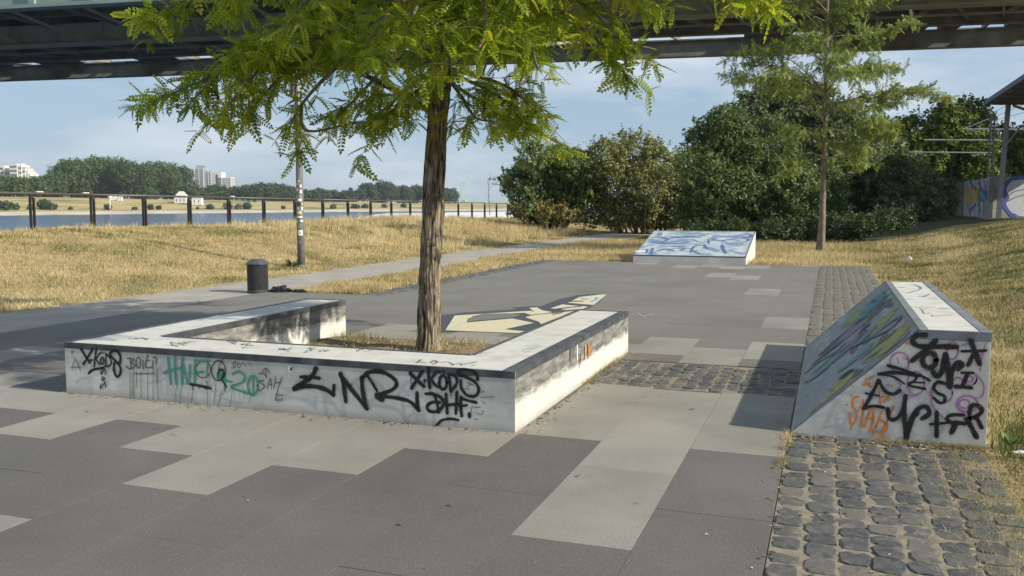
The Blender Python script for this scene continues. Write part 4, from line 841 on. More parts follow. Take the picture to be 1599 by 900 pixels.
P = np.stack([X, Y, np.full(len(X), .03)], 1); blades('pit_grass', P, .045 + .04 * (Y > 9.1), .007, va, 1.5, 'sparse dry grass and leaf litter in the tree pit')
# ragged edges of the path, green weeds on the bank
X = np.concatenate([-11.62 + rng.normal(0, .10, 6000), -9.48 + rng.normal(0, .07, 3500)]); Y = np.concatenate([rng.uniform(8, 44, 6000), rng.uniform(14, 36, 3500)]); k = np.sin(Y * 3.1) + np.sin(Y * 7.7 + 1) + rng.normal(0, .6, len(Y)) > -.2; X, Y = X[k], Y[k]
P = np.stack([X, Y, hz(X, Y)], 1); blades('path_edge_grass', P, .045, .012, .6 + rng.normal(0, .17, len(X)), 1.4, 'ragged dry grass spilling over the edges of the gravel path')
cx_ = rng.uniform(-20.5, -12.3, 46); cy_ = rng.uniform(9, 40, 46); n_ = 130; X = np.repeat(cx_, n_) + rng.normal(0, .22, 46 * n_); Y = np.repeat(cy_, n_) + rng.normal(0, .30, 46 * n_)
P = np.stack([X, Y, hz(X, Y)], 1); blades('bank_weeds', P, .09, .016, .08 + .22 * rng.uniform(0, 1, len(X)), .9, 'green weedy patches in the dry grass of the left bank')
GP = Plane((0, 0, .0008), (1, 0, 0), (0, 0, 1))
strokes(GP, 0, 0, 1.0, [(1.3, (985, 492), (1003, 494), (1020, 491)), (1.1, (995, 489), (1008, 497))], paint('chalky_scuff', (.45, .44, .41), .5), pav, 'scuff_mark', base=.0006, label='pale scuff mark on the slabs')
strokes(GP, 0, 0, 1.0, [(2.5, (620, 820), (626, 821)), (2.2, (900, 745), (904, 744)), (2.5, (1078, 708 - 68), (1083, 640)), (2, (700, 790), (703, 791)), (2, (420, 700), (424, 700))], paint('gum_spot', (.07, .066, .06), .6), pav, 'gum_spot', base=.0007, label='dark gum spot')
# small weed beside the lamp post, litter
def weed(c, r, n, label, name='weed', mat=None, hh=.2):
    b = MB(); c = Vector(c)
    for k in range(n):
        a = random.uniform(0, 6.28); l = r * random.uniform(.5, 1); d = Vector((math.cos(a), math.sin(a), random.uniform(.2, 1.3))); s_ = d.cross(Vector((0, 0, 1))).normalized() * l * .16
        b.add([c, c + d * l * .5 + s_, c + d * l, c + d * l * .5 - s_], [(0, 1, 2, 3)])
    o = b.build(name, mat or plain('weed_green', (.06, .09, .03), .6)); return tag(o, label, 'plant')
weed((lpx - .15, lpy - .2, lz), .26, 40, 'dark green weed at the foot of the lamp post')
weed((1.16, 6.60, 0), .09, 36, 'bright green weed at the right foot of the near ramp', mat=plain('weed_bright', (.10, .16, .035), .6))
crumple('paper_scrap', (1.22, 6.42, .0), .075, .02, .014, 2.2, M['white'], 'white scrap of paper in the grass right of the near ramp', 'litter')
p = gnd(485, 0 + 692); crumple('paper_scrap', (.62, 6.40, .0), .02, .012, .008, 3.2, M['white'], 'tiny white scrap on the cobbles in front of the near ramp', 'litter')
crumple('plastic_cup', (gnd(1402, 408).x + .3, gnd(1402, 408).y, float(hz(gnd(1402, 408).x + .3, gnd(1402, 408).y))), .07, .05, .09, 5.5, M['white'], 'small white litter lying on the right bank', 'litter')
# fallen leaves and crumbs of dirt
def litter(name, pts, label):
    b = MB()
    for x, y, z in pts:
        a = random.uniform(0, 6.28); l = random.uniform(.008, .020); c_, s_ = math.cos(a) * l, math.sin(a) * l; t = random.uniform(.001, .008)
        b.add([(x - c_, y - s_, z + .002), (x + s_ * .45, y - c_ * .45, z + t), (x + c_, y + s_, z + .003), (x - s_ * .45, y + c_ * .45, z + t * .6)], [(0, 1, 2, 3)], random.randrange(3))
    o = b.build(name, [plain('leaf_brown', (.20, .12, .05), .7), plain('leaf_straw', (.42, .32, .16), .7), plain('leaf_dark', (.07, .05, .03), .7)]); return tag(o, label, 'leaves', None, 'stuff')
U_ = random.uniform; G0 = random.gauss
pts = [(U_(X0, X1), Y0 - .01 - abs(G0(0, .05)), .001) for _ in range(170)] + [(X1 + .015 + abs(G0(0, .06)), U_(Y0, Y1), .001) for _ in range(240)] + [(U_(-.2, 1.05), RY0 - .02 - abs(G0(0, .07)), 0) for _ in range(260)]
pts += [(U_(-.25, 1.1), U_(3, 6.4), -.004) for _ in range(330)] + [(-.24 + G0(0, .03), U_(3, 24), .001) for _ in range(260)] + [(U_(-6, 0), U_(2.8, 9), .0015) for _ in range(26)] + [(U_(-2, -.3), U_(7.7, 9), -.002) for _ in range(120)] + [(U_(-5.5, -2.64), U_(6.42, 9.5), .05) for _ in range(700)] + [(1.05 + abs(G0(0, .25)), U_(3.2, 6.3), -.01) for _ in range(700)]
litter('fallen_leaves', pts, 'small dry fallen leaves scattered along the ledge, ramp and cobbles')
# ------------------------------------------------------------------ trees
def leaf_template(pairs, ln=.17, wd=.062, arc=.25):
    """pinnate leaf along +x, unit length, leaflets as small rhombs"""
    V = []; Fc = []
    def rh(p, d, l, w, up):
        s_ = np.cross(up, d); s_ = s_ / np.linalg.norm(s_); b0 = len(V)
        V.extend([p, p + d * l * .45 + s_ * w / 2, p + d * l, p + d * l * .45 - s_ * w / 2]); Fc.append((b0, b0 + 3, b0 + 2, b0 + 1))
    def C(t): return np.array([t, 0, -arc * t * t])
    for k in range(pairs):
        t = .14 + .80 * k / (pairs - 1); sc = 1 - .35 * abs(t - .5) * 1.4
        for s_ in (-1, 1):
            d = np.array([.42, s_ * .88, -.22]); d /= np.linalg.norm(d); rh(C(t), d, ln * sc, wd, np.array([0, 0, 1.0]))
    d = np.array([.9, 0, -.4]); rh(C(.97), d / np.linalg.norm(d), ln, wd, np.array([0, 0, 1.0]))
    b0 = len(V); V.extend([C(0) + [0, .006, 0], C(0) - [0, .006, 0], C(.98)]); V.append(C(.5) + [0, .004, 0]); Fc.append((b0, b0 + 1, b0 + 2, b0 + 3))
    return np.array(V), np.array(Fc)
def leaf_cloud(name, tmpl, P, U, Nn, L, var, mat, parent, kind='stuff', label=None):
    T, Fc = tmpl; n = len(P); k = len(T)
    Wd = np.cross(Nn, U); Wd /= np.linalg.norm(Wd, axis=1)[:, None] + 1e-9; N2 = np.cross(U, Wd)
    V = P[:, None] + L[:, None, None] * (T[None, :, 0:1] * U[:, None] + T[None, :, 1:2] * Wd[:, None] + T[None, :, 2:3] * N2[:, None])
    FF = (Fc[None] + (np.arange(n) * k)[:, None, None]).reshape(-1, 4)
    vv = np.repeat(np.clip(var, 0, 1), k)
    o = link(name, npmesh(name, V.reshape(-1, 3), FF, mat, vv), parent)
    if kind: o['kind'] = kind
    if label: o['label'] = label
    return o
def limb_growth(limbs, twig_len, twig_step, leaf_step, droop, rs):
    """limbs: list of (points, r0, r1). returns tubes, leaf pos, leaf dir"""
    tubes = []; LP = []; LD = []
    def leaves_on(pts, dens=1.0):
        for i in range(len(pts) - 1):
            a, b_ = pts[i], pts[i + 1]; d = (b_ - a); l = d.length
            if l < 1e-6: continue
            d.normalize(); m = int(l / (leaf_step * 2.9) * dens + rs.random())
            for k in range(m):
                p = a + (b_ - a) * ((k + rs.random()) / m); s_ = d.cross(Vector((0, 0, 1)))
                s_ = s_.normalized() if s_.length > .05 else Vector((1, 0, 0)); up = s_.cross(d); a0 = rs.uniform(0, 6.28); nl = rs.choice((2, 3, 3, 4))
                for z_ in range(nl):                     # leaves leave each bud in a loose tuft
                    t_ = a0 + 6.28 * z_ / nl + rs.uniform(-.5, .5)
                    q = (d * rs.uniform(.1, .9) + s_ * math.cos(t_) + up * math.sin(t_) * .75 + Vector((0, 0, rs.uniform(-.7, .25) * (.6 + droop)))).normalized()
                    LP.append(p); LD.append(q)
    for pts, r0, r1 in limbs:
        c = catmull(pts, 6); n = len(c); tubes.append((c, [r0 + (r1 - r0) * i / (n - 1) for i in range(n)]))
        tot = sum((c[i + 1] - c[i]).length for i in range(n - 1)); acc = 0; nxt = tot * .34; side = 1
        for i in range(n - 1):
            seg = (c[i + 1] - c[i]); l = seg.length; d = seg.normalized() if l > 0 else Vector((1, 0, 0))
            while acc + l > nxt:
                p = c[i] + seg * ((nxt - acc) / l); f = nxt / tot; side = -side
                s_ = d.cross(Vector((0, 0, 1))); s_ = s_.normalized() if s_.length > .05 else Vector((1, 0, 0))
                tl = twig_len * (1.15 - .6 * f) * rs.uniform(.6, 1.25)
                q = (d * rs.uniform(.35, .9) + s_ * side * rs.uniform(.5, 1.1) + Vector((0, 0, rs.uniform(-.35, .45)))).normalized()
                tp = [p, p + q * tl * .5, p + q * tl + Vector((0, 0, -tl * droop * rs.uniform(.1, .5)))]
                tw = catmull(tp, 3); tubes.append((tw, [.006] + [.003] * (len(tw) - 1))); leaves_on(tw)
                if tl > twig_len * .7:
                    for e in (.4, .75):
                        q2 = (q + s_ * rs.uniform(-.9, .9) + Vector((0, 0, rs.uniform(-.6, .4)))).normalized(); p2 = tw[int(e * (len(tw) - 1))]
                        t2 = [p2, p2 + q2 * tl * .45 + Vector((0, 0, -tl * .12 * droop))]; tubes.append((t2, [.004, .002])); leaves_on(t2)
                nxt += twig_step * rs.uniform(.7, 1.3)
            acc += l
        leaves_on(c[int(len(c) * .7):], 2.2)
    return tubes, LP, LD
def trunk_mesh(name, pts, radii, n, m, ridge, mat, parent):
    c = catmull(pts, 24); rr = catmull([(r, i, 0) for i, r in enumerate(radii)], 24); rr = [v.x for v in rr]
    idx = np.linspace(0, len(c) - 1, m); vs = []; fs = []
    for j in range(m):
        a = idx[j]; i0 = int(a); i1 = min(i0 + 1, len(c) - 1); f = a - i0; p = c[i0].lerp(c[i1], f); r = rr[i0] * (1 - f) + rr[i1] * f
        for k in range(n):
            t = 2 * math.pi * k / n; q = Vector((math.cos(t) * 3.4, math.sin(t) * 3.4, p.z * 1.15))
            w = mn.noise(q * 1.5 + Vector((.6 * mn.noise(q), 0, 0))); w2 = mn.noise(Vector((q.x * 3.1, q.y * 3.1, q.z * 2.8)))
            rid = (1 - abs(w) * 2.6) * ridge + w2 * ridge * .7 + mn.noise(Vector((q.x * .35, q.y * .35, p.z * 1.3))) * r * .12
            if j < 16: rid += ((16 - j) / 16) ** 2 * r * (.34 + .2 * math.sin(t * 5 + 1))
            vs.append((p.x + math.cos(t) * (r + rid), p.y + math.sin(t) * (r + rid), p.z))
    for j in range(m - 1):
        for k in range(n): fs.append((j * n + k, j * n + (k + 1) % n, (j + 1) * n + (k + 1) % n, (j + 1) * n + k))
    me = npmesh(name, vs, fs, mat, None, True); return link(name, me, parent)
def tubes_obj(name, tubes, mat, parent, n=6, kind=None):
    b = MB()
    for p, r in tubes: b.tube(p, r, n if r[0] > .012 else 4, cap=False)
    o = b.build(name, mat, parent, smooth=True)
    if kind: o['kind'] = kind
    return o

def locust(name, label, trunk_px, radii, limbs_px, D, twig, ridge, tm, tn, mat, tmpl, leafL, nparts, seed, steps, group=None, extra=None, tmat=None, dens=1.0):
    rs = random.Random(seed); r2 = np.random.default_rng(seed)
    tp = [at(x, y, D) for x, y in trunk_px]; root = tag(empty(name, tp[0]), label, 'tree', group)
    trunk_mesh('trunk', tp, radii, tn, tm, ridge, tmat or M['bark'], root)
    limbs = [([at(x, y, D + o) for x, y, o in L], r0, .006) for r0, L in limbs_px] + (extra(tp, rs) if extra else [])
    tubes, LP, LD = limb_growth(limbs, twig, steps[0], steps[1], steps[2], rs)
    main = [t for t in tubes if t[1][0] > .012]
    for t in main: tubes_obj('branch', [t], tmat or M['twig'], root, 7)
    tubes_obj('twigs', [t for t in tubes if t[1][0] <= .012], M['twig'], root, 4, 'stuff')
    P = np.array([tuple(p) for p in LP]); U = np.array([tuple(p) for p in LD]); n = len(P)
    Nn = np.array([0, 0, 1.0]) + r2.normal(0, .55, (n, 3)); L = leafL * r2.uniform(.5, 1.25, n)
    tmpls = tmpl if isinstance(tmpl, list) else [tmpl]; tmpl = tmpls[0]
    var = .5 + r2.normal(0, .26, n) + .2 * np.sin(P[:, 0] * 4) * np.cos(P[:, 1] * 3)
    # 300 largest leaves in view as leaf objects sharing meshes
    q = P - np.array([0, 0, EYE]); dep = q @ _f; sx = 799.5 + F * (q @ _r) / dep; sy = 450 - F * (q @ _u) / dep
    vis = (sx > 0) & (sx < 1599) & (sy > 0) & (dep > 0); key = np.where(vis, L / dep, -1); order = np.argsort(-key); big = order[:nparts]; rest = order[nparts:]
    mats = [npmesh('leaf', tt[0], tt[1], mat, np.full(len(tt[0]), v)) for v in (.10, .3, .5, .7, .95) for tt in tmpls] if nparts else []
    for i in big:
        u = Vector(U[i]); w = Vector(Nn[i]).cross(u).normalized(); nn = u.cross(w)
        o = bpy.data.objects.new('leaf', mats[rs.randrange(len(mats))]); COL.objects.link(o); o.parent = root
        Mx = Matrix((u, w, nn)).transposed().to_4x4(); Mx = Matrix.Translation(Vector(P[i]) - root.location) @ Mx @ Matrix.Scale(float(L[i]), 4); o.matrix_local = Mx
    for j, tt in enumerate(tmpls): q_ = rest[j::len(tmpls)]; leaf_cloud('crown', tt, P[q_], U[q_], Nn[q_], L[q_], var[q_], mat, root)
    return root, n
D1 = 9.57
def extra1(tp, rs):
    out = []; top = tp[-1]
    for k in range(38):                               # the part of the crown above the frame
        f = rs.random(); base = tp[5].lerp(top, f) if f < .99 else top; a = rs.uniform(0, 2 * math.pi); l = rs.uniform(1.7, 3.1) * (1.1 - .45 * f)
        h = rs.uniform(.3, 1.1); e = base + Vector((math.cos(a) * l, math.sin(a) * l, h)); m_ = base.lerp(e, .5) + Vector((0, 0, .25 + .3 * h))
        if e.y < tp[0].y - 1.0 and abs(e.x) < 3 and False: continue
        out.append(([base, m_, e + Vector((0, 0, -.35))], .035, .006))
    for k in range(32):                               # unseen long limbs to the right, added to shade the paving on the left
        base = tp[9].lerp(tp[12], rs.random() * .6); x = rs.uniform(-2.6, 1.6); y = rs.uniform(5.2, 10.6); zmin = EYE + .24 * math.hypot(x, y) + .55; z = max(zmin, rs.uniform(4.2, 5.6))
        e = Vector((x, y, z)); out.append(([base, base.lerp(e, .5) + Vector((0, 0, .45)), e], .04, .006))
    return out
t1, n1 = locust('locust_tree', 'near tree with thick furrowed trunk and bright feathery leaves growing inside the U-shaped ledge',
    [(669, 556), (671, 500), (672, 420), (675, 340), (679, 260), (683, 190), (688, 120), (689, 60), (680, 0), (672, -90), (676, -200), (682, -320), (690, -430)],
    [.124, .112, .102, .102, .098, .094, .106, .088, .075, .062, .05, .04, .02],
    [(.030, [(684, 120, 0), (650, 128, -.2), (610, 165, -.45), (588, 212, -.55)]), (.022, [(680, 135, 0), (655, 160, .3), (635, 190, .5)]), (.025, [(683, 130, 0), (640, 150, -.5), (600, 185, -.9)]), (.022, [(470, 165, -.9), (480, 205, -.7), (560, 190, -.5)]), (.022, [(690, 110, 0), (720, 150, -.4), (745, 185, -.5), (790, 190, -.5)]),
     (.035, [(690, 62, 0), (600, 50, -.4), (520, 110, -.8), (470, 165, -.9), (450, 205, -1.0)]), (.03, [(688, 70, 0), (610, 100, .2), (560, 150, .3), (520, 190, .3)]),
     (.03, [(688, 80, 0), (560, 30, -.3), (430, 60, -.7), (350, 110, -.9), (300, 158, -1.0)]), (.03, [(685, 40, 0), (540, 20, .5), (420, 70, .6), (360, 140, .6)]), (.025, [(600, 30, -.2), (480, 90, -.4), (410, 150, -.5), (385, 190, -.6)]),
     (.035, [(676, -20, 0), (520, -70, -.5), (380, -40, -.9), (280, 5, -1.1), (228, 32, -1.2)]), (.028, [(620, -40, 0), (480, -40, .4), (400, -10, .5), (330, 30, .4)]),
     (.030, [(692, 105, 0), (740, 118, -.2), (800, 140, -.5), (850, 190, -.8)]), (.025, [(692, 120, 0), (735, 150, .3), (780, 170, .4), (815, 185, .5)]), (.025, [(690, 70, 0), (760, 60, .3), (820, 100, .3)]),
     (.035, [(688, 40, 0), (780, 10, -.5), (880, 20, -.9), (945, 75, -1.2), (985, 130, -1.4)]), (.03, [(684, 20, 0), (760, 30, -1.), (820, 60, -1.6), (840, 110, -1.9)]), (.03, [(688, 30, 0), (800, -20, -.7), (900, 0, -1.1), (965, 60, -1.5), (978, 100, -1.6)]), (.022, [(692, 110, 0), (750, 135, -.5), (800, 165, -.7), (838, 205, -.9)]), (.026, [(560, 30, -.3), (430, 90, -.8), (370, 150, -1.0), (340, 185, -1.1)]),
     (.035, [(676, -60, 0), (820, -110, -.8), (980, -90, -1.4), (1120, -40, -1.9), (1215, 15, -2.2)]), (.03, [(680, -20, 0), (820, -70, -.3), (920, -50, -.4), (1000, 0, -.5)]), (.03, [(676, -80, 0), (900, -150, -1.2), (1080, -80, -1.8), (1150, -10, -2.2)]),
     (.03, [(686, 60, 0), (700, 60, -.8), (700, 90, -1.5), (640, 130, -1.8)]), (.03, [(684, 20, 0), (640, 0, -.9), (600, 30, -1.7), (560, 90, -2.0)]), (.03, [(680, -10, 0), (560, -30, -1.), (480, 0, -1.6), (440, 60, -1.9)]), (.03, [(680, 10, 0), (740, -20, -1.2), (760, 40, -2.0), (740, 90, -2.2)]),
     (.03, [(684, 30, 0), (640, 20, 1.0), (600, 50, 1.6)]), (.03, [(684, 30, 0), (730, 20, .8), (790, 50, 1.4)]), (.03, [(682, 0, 0), (760, -50, .8), (860, -20, 1.3)])],
    D1, .58, .017, 260, 96, M['locust'], [leaf_template(7, .25, .135, .10), leaf_template(6, .27, .15, .28), leaf_template(8, .23, .12, .45)], .185, 300, 3, (.135, .050, .3), extra=extra1)
print('locust leaves', n1)
D2 = 30.8
def extra2(tp, rs):
    out = []
    for k in range(16):
        f = rs.random(); base = tp[3].lerp(tp[-1], f); a = rs.uniform(0, 6.28); l = rs.uniform(1.4, 3.0) * (1.15 - .5 * f); e = base + Vector((math.cos(a) * l, math.sin(a) * l, rs.uniform(.2, .9)))
        out.append(([base, base.lerp(e, .5) + Vector((0, 0, .25)), e], .03, .006))
    return out
L2 = []
for (bx, by, ex, ey, o) in ((1290, 150, 1150, 122, -.4), (1290, 112, 1152, 78, .3), (1289, 160, 1200, 140, -.9), (1289, 190, 1235, 215, -.8), (1286, 235, 1228, 268, -.5), (1287, 240, 1345, 262, -.5), (1288, 170, 1400, 165, .2), (1289, 150, 1438, 148, -.4), (1289, 130, 1478, 156, -.7), (1288, 185, 1385, 215, .5), (1290, 80, 1425, 38, -.3), (1290, 100, 1380, 112, -1), (1290, 60, 1210, 30, -.5),
        (1290, 70, 1330, 10, -1), (1290, 60, 1160, 100, 1), (1291, 20, 1200, -20, 0), (1291, 30, 1400, -10, .3), (1290, 90, 1250, 70, -1.4), (1290, 110, 1330, 90, -1.4), (1289, 140, 1190, 100, 1.2), (1289, 200, 1330, 235, .9), (1289, 140, 1370, 180, -1.2), (1290, 130, 1250, 130, 1.4), (1291, 40, 1380, 60, 1.), (1288, 205, 1395, 200, -.2)):
    by = by + 34 if by < 215 else by + 10; bx -= 1
    L2.append((.026, [(bx, by, 0), (bx + (ex - bx) * .22, by + (ey - by) * .22 - 14, o * .3), ((bx + ex) / 2, (by + ey) / 2 - 16, o * .6), (bx + (ex - bx) * .85, by + (ey - by) * .85 - 10, o * .8), (ex, ey, o)]))
jr = random.Random(5); L2 = [(r, [(x + (jr.uniform(-9, 9) if k else 0), y + (jr.uniform(-8, 8) if k else 0), o + (jr.uniform(-.5, .5) if k else 0)) for k, (x, y, o) in enumerate(L)]) for r, L in L2]
t2, n2 = locust('locust_tree', 'slender young tree with a thin straight trunk behind the right end of the plaza', [(1281, 393), (1284, 330), (1287, 250), (1289, 170), (1290, 90), (1292, 10), (1294, -60), (1296, -130)], [.118, .098, .085, .075, .062, .045, .03, .015],
    L2, D2, .85, .004, 60, 20, M['locust2'], leaf_template(5, .32, .19), .22, 0, 11, (.15, .068, .1), extra=extra2, tmat=noisemat('smooth_brown_bark', [(0.3, (0.13, 0.105, 0.075)), (0.7, (0.25, 0.205, 0.15))], 7, .9, bs=30, bst=.6, bd=.01))
print('locust2 leaves', n2)

# ---- bushes and trees made of many small leaves round irregular limbs
def leafball(name, parent, blobs, per_m2, size, mat, seed, elong=2.2, droop=.0, spray=0):
    r2 = np.random.default_rng(seed); Ps = []; Ns = []; Vr = []
    for (c, r) in blobs:
        n = int(per_m2 * r * r * 4 * math.pi); d = r2.normal(0, 1, (n, 3)); d /= np.linalg.norm(d, axis=1)[:, None]
        ph = r2.uniform(0, 6, 6); nf = np.sin(d[:, 0] * 5 + ph[0]) * np.sin(d[:, 1] * 5 + ph[1]) + .7 * np.sin(d[:, 2] * 8 + ph[2] + d[:, 0] * 6) + .5 * np.sin(d[:, 1] * 13 + ph[3]) * np.sin(d[:, 2] * 12 + ph[4] + d[:, 0] * 9)
        rad = r * (1 + .20 * nf) * (1 - .42 * r2.uniform(0, 1, n) ** 2.2); keep = r2.uniform(0, 1, n) < np.clip(.8 + .35 * nf, .15, 1)
        P = np.array(c)[None] + d * rad[:, None] * np.array([1, 1, .92]); P, d, k2 = P[keep], d[keep], nf[keep]
        sp = r2.uniform(0, 1, len(P)) < .05; P[sp] += d[sp] * (r * .22 * r2.uniform(0, 1, sp.sum()))[:, None]
        Ps.append(P); Ns.append(d); Vr.append(.5 + .10 * k2 + r2.normal(0, .19, len(P)) + r2.normal(0, .07))
    P = np.concatenate(Ps); N = np.concatenate(Ns); var = np.clip(np.concatenate(Vr), 0, 1); n = len(P)
    if spray:                                    # shoots that stick out of the outline
        m = n // 34; ix = r2.integers(0, n, m); dd = N[ix] * .8 + r2.normal(0, .35, (m, 3)) + np.array([0, 0, .55]); dd /= np.linalg.norm(dd, axis=1)[:, None]; ln = r2.uniform(.25, 1.0, m) * spray
        tt = np.linspace(.05, 1, 12); PP = P[ix][:, None] + dd[:, None] * (tt[None] * ln[:, None])[..., None] + r2.normal(0, size * .55, (m, 12, 3)); P = np.concatenate([P, PP.reshape(-1, 3)]); N = np.concatenate([N, np.repeat(dd, 12, 0)]); var = np.concatenate([var, np.clip(np.repeat(var[ix], 12) + r2.normal(.08, .12, m * 12), 0, 1)])
    gz = hz(P[:, 0], P[:, 1]); k = P[:, 2] > gz - .05; P, N, var = P[k], N[k], var[k]; n = len(P)
    nn = N * .6 + r2.normal(0, .6, (n, 3)) + np.array([0, 0, .25]); nn /= np.linalg.norm(nn, axis=1)[:, None]
    u = np.cross(nn, r2.normal(0, 1, (n, 3))); u[:, 2] -= droop; u -= nn * (u * nn).sum(1)[:, None]; u /= np.linalg.norm(u, axis=1)[:, None] + 1e-9; w = np.cross(nn, u)
    s_ = size * r2.uniform(.6, 1.4, n); a = u * (s_ * elong / 2)[:, None]; b_ = w * (s_ / 2)[:, None]; V = np.stack([P - a, P + b_, P + a, P - b_], 1).reshape(-1, 3)
    o = link(name, npmesh(name, V, np.arange(4 * n).reshape(-1, 4), mat, np.repeat(var, 4)), parent); o['kind'] = 'stuff'; return n
def bush(name, label, cat, D, blobs_px, mat, size, per, seed, group=None, elong=2.2, stem=True, dj=1.0, sub=5):
    rs = random.Random(seed); B = []
    for x, y, r in blobs_px:
        d = D + rs.uniform(-1, 1) * dj; c_ = at(x, y, d); rr = r * d / F; B.append((c_, rr))
        for q in range(sub):
            a, e = rs.uniform(0, 6.28), rs.uniform(-.2, 1.45); v_ = Vector((math.cos(a) * math.cos(e), math.sin(a) * math.cos(e), math.sin(e))); B.append((c_ + v_ * rr * rs.uniform(.85, 1.12), rr * rs.uniform(.16, .36)))
    cx = sum(b_[0].x for b_ in B) / len(B); cy = sum(b_[0].y for b_ in B) / len(B); z0 = float(hz(cx, cy))
    root = tag(empty(name, (cx, cy, z0)), label, cat, group); n = leafball('crown', root, [(tuple(c), r) for c, r in B], per * 1.9, size * .85, mat, seed, elong, 0, .75 * D / 55)
    b = MB()
    for c, r in B:
        if r < .45 and len(B) > 40: continue
        s0 = Vector((cx + (c.x - cx) * .35 + rs.uniform(-.2, .2), cy + (c.y - cy) * .35, z0 - .1))
        if c.z - z0 < .3: continue
        pts = catmull([s0, s0.lerp(c, .5) + Vector((rs.uniform(-.2, .2), rs.uniform(-.2, .2), .2)), c, c + Vector((0, 0, r * .7))], 4); b.tube(pts, [max(.012, .05 * (1 - i / len(pts))) * (1 + r * .4) for i in range(len(pts))], 6, cap=False)
    if b.v: b.build('trunk', M['twig'], root, smooth=True)
    return root
LM = {}
LM['b1'] = leaf_mat('bush_leaves_green', [(0, (.065, .10, .028)), (.5, (.14, .19, .065)), (1, (.25, .29, .12))], .35)
LM['b2'] = leaf_mat('bush_leaves_browned', [(0, (.085, .10, .03)), (.5, (.19, .205, .072)), (.85, (.28, .26, .11)), (1, (.42, .37, .20))], .3)
LM['b3'] = leaf_mat('bush_leaves_dark', [(0, (.045, .075, .027)), (.5, (.098, .145, .05)), (1, (.19, .235, .09))], .3)
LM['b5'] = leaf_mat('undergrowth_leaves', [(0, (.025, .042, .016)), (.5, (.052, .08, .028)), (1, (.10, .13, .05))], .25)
LM['b4'] = leaf_mat('bush_leaves_silver', [(0, (.06, .085, .035)), (.5, (.12, .15, .07)), (1, (.24, .27, .16))], .35)
LM['b6'] = leaf_mat('tree_leaves_yellow_green', [(0, (.065, .10, .02)), (.5, (.135, .185, .038)), (1, (.25, .29, .07))], .35)
LM['dry'] = leaf_mat('dry_scrub_leaves', [(0, (.12, .12, .04)), (.5, (.24, .21, .07)), (1, (.38, .31, .14))], .3)
bush('bush', 'feathery green bush standing behind the right end of the railing', 'bush', 50, [(832, 250, 24), (858, 262, 30), (805, 285, 24), (845, 292, 36), (885, 275, 32), (822, 318, 28), (875, 318, 34), (852, 335, 22), (905, 262, 26), (903, 300, 32)], LM['b1'], .085, 85, 21, elong=2.8)
bush('bush', 'browned bush with pale seed pods, right of the feathery green bush', 'bush', 50, [(1072, 262, 22), (1078, 310, 30), (945, 250, 30), (988, 242, 34), (1030, 262, 32), (920, 285, 30), (965, 290, 42), (1018, 296, 40), (1060, 290, 30), (925, 325, 28), (965, 335, 26), (1010, 338, 26), (1050, 330, 32)], LM['b2'], .10, 80, 22, elong=2.0)
bush('bush', 'large dark green bush mass behind the far ramp', 'bush', 43, [(1105, 222, 34), (1140, 205, 38), (1092, 262, 34), (1145, 255, 52), (1190, 245, 50), (1125, 300, 50), (1185, 305, 55), (1100, 330, 42), (1230, 300, 48), (1280, 310, 40), (1160, 345, 36), (1215, 345, 38), (1105, 350, 22)], LM['b3'], .085, 85, 23, elong=2.6)
bush('tree', 'silvery green tree rising behind the thin trunk of the young tree', 'tree', 60, [(1170, 178, 30), (1205, 160, 32), (1245, 170, 40), (1290, 185, 42), (1325, 205, 36), (1225, 215, 50), (1285, 240, 50), (1335, 255, 40), (1260, 285, 50), (1350, 215, 24)], LM['b4'], .13, 55, 24, elong=2.6)
bush('bush', 'dark bush filling the gap right of the young tree', 'bush', 62, [(1310, 290, 45), (1350, 275, 40), (1395, 280, 38), (1430, 295, 35), (1340, 325, 40), (1390, 325, 40), (1440, 325, 30), (1465, 310, 26)], LM['b3'], .12, 60, 25, elong=2.4, dj=2)
bush('tree', 'broad yellow green tree standing left of the railway masts', 'tree', 81, [(1385, 235, 26), (1410, 225, 30), (1445, 205, 30), (1480, 200, 32), (1508, 182, 28), (1525, 195, 26), (1440, 250, 40), (1500, 240, 42), (1400, 270, 36), (1470, 290, 42), (1525, 275, 36), (1530, 230, 28)], LM['b6'], .22, 24, 26, elong=1.6, dj=2)
bush('tree', 'pale green tree behind the canopy post at the right edge', 'tree', 86, [(1565, 215, 18), (1580, 235, 26), (1600, 225, 26), (1560, 270, 30), (1595, 275, 34), (1620, 250, 30)], LM['b6'], .24, 20, 27, elong=1.6, dj=2)
bush('tree', 'tree between the silvery tree and the yellow green tree', 'tree', 74, [(1350, 215, 30), (1375, 235, 34), (1345, 255, 36), (1395, 262, 30)], LM['b4'], .2, 24, 28, elong=2.2)
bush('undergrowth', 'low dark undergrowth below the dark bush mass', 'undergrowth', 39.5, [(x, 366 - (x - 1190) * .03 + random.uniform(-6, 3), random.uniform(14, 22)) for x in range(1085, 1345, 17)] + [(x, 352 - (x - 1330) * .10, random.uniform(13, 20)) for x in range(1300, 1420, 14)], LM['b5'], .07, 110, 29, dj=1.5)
bush('bush', 'yellowed dry scrub at the foot of the feathery green bush', 'bush', 50, [(825, 322, 14), (850, 330, 15), (880, 334, 14), (905, 338, 12), (808, 332, 9)], LM['dry'], .07, 120, 30, elong=3)
bush('bush', 'green bramble at the far end of the gravel path', 'bush', 62, [(970, 352, 14), (1000, 350, 16), (1030, 352, 16), (1060, 355, 16), (940, 350, 12)], LM['b3'], .09, 90, 31)

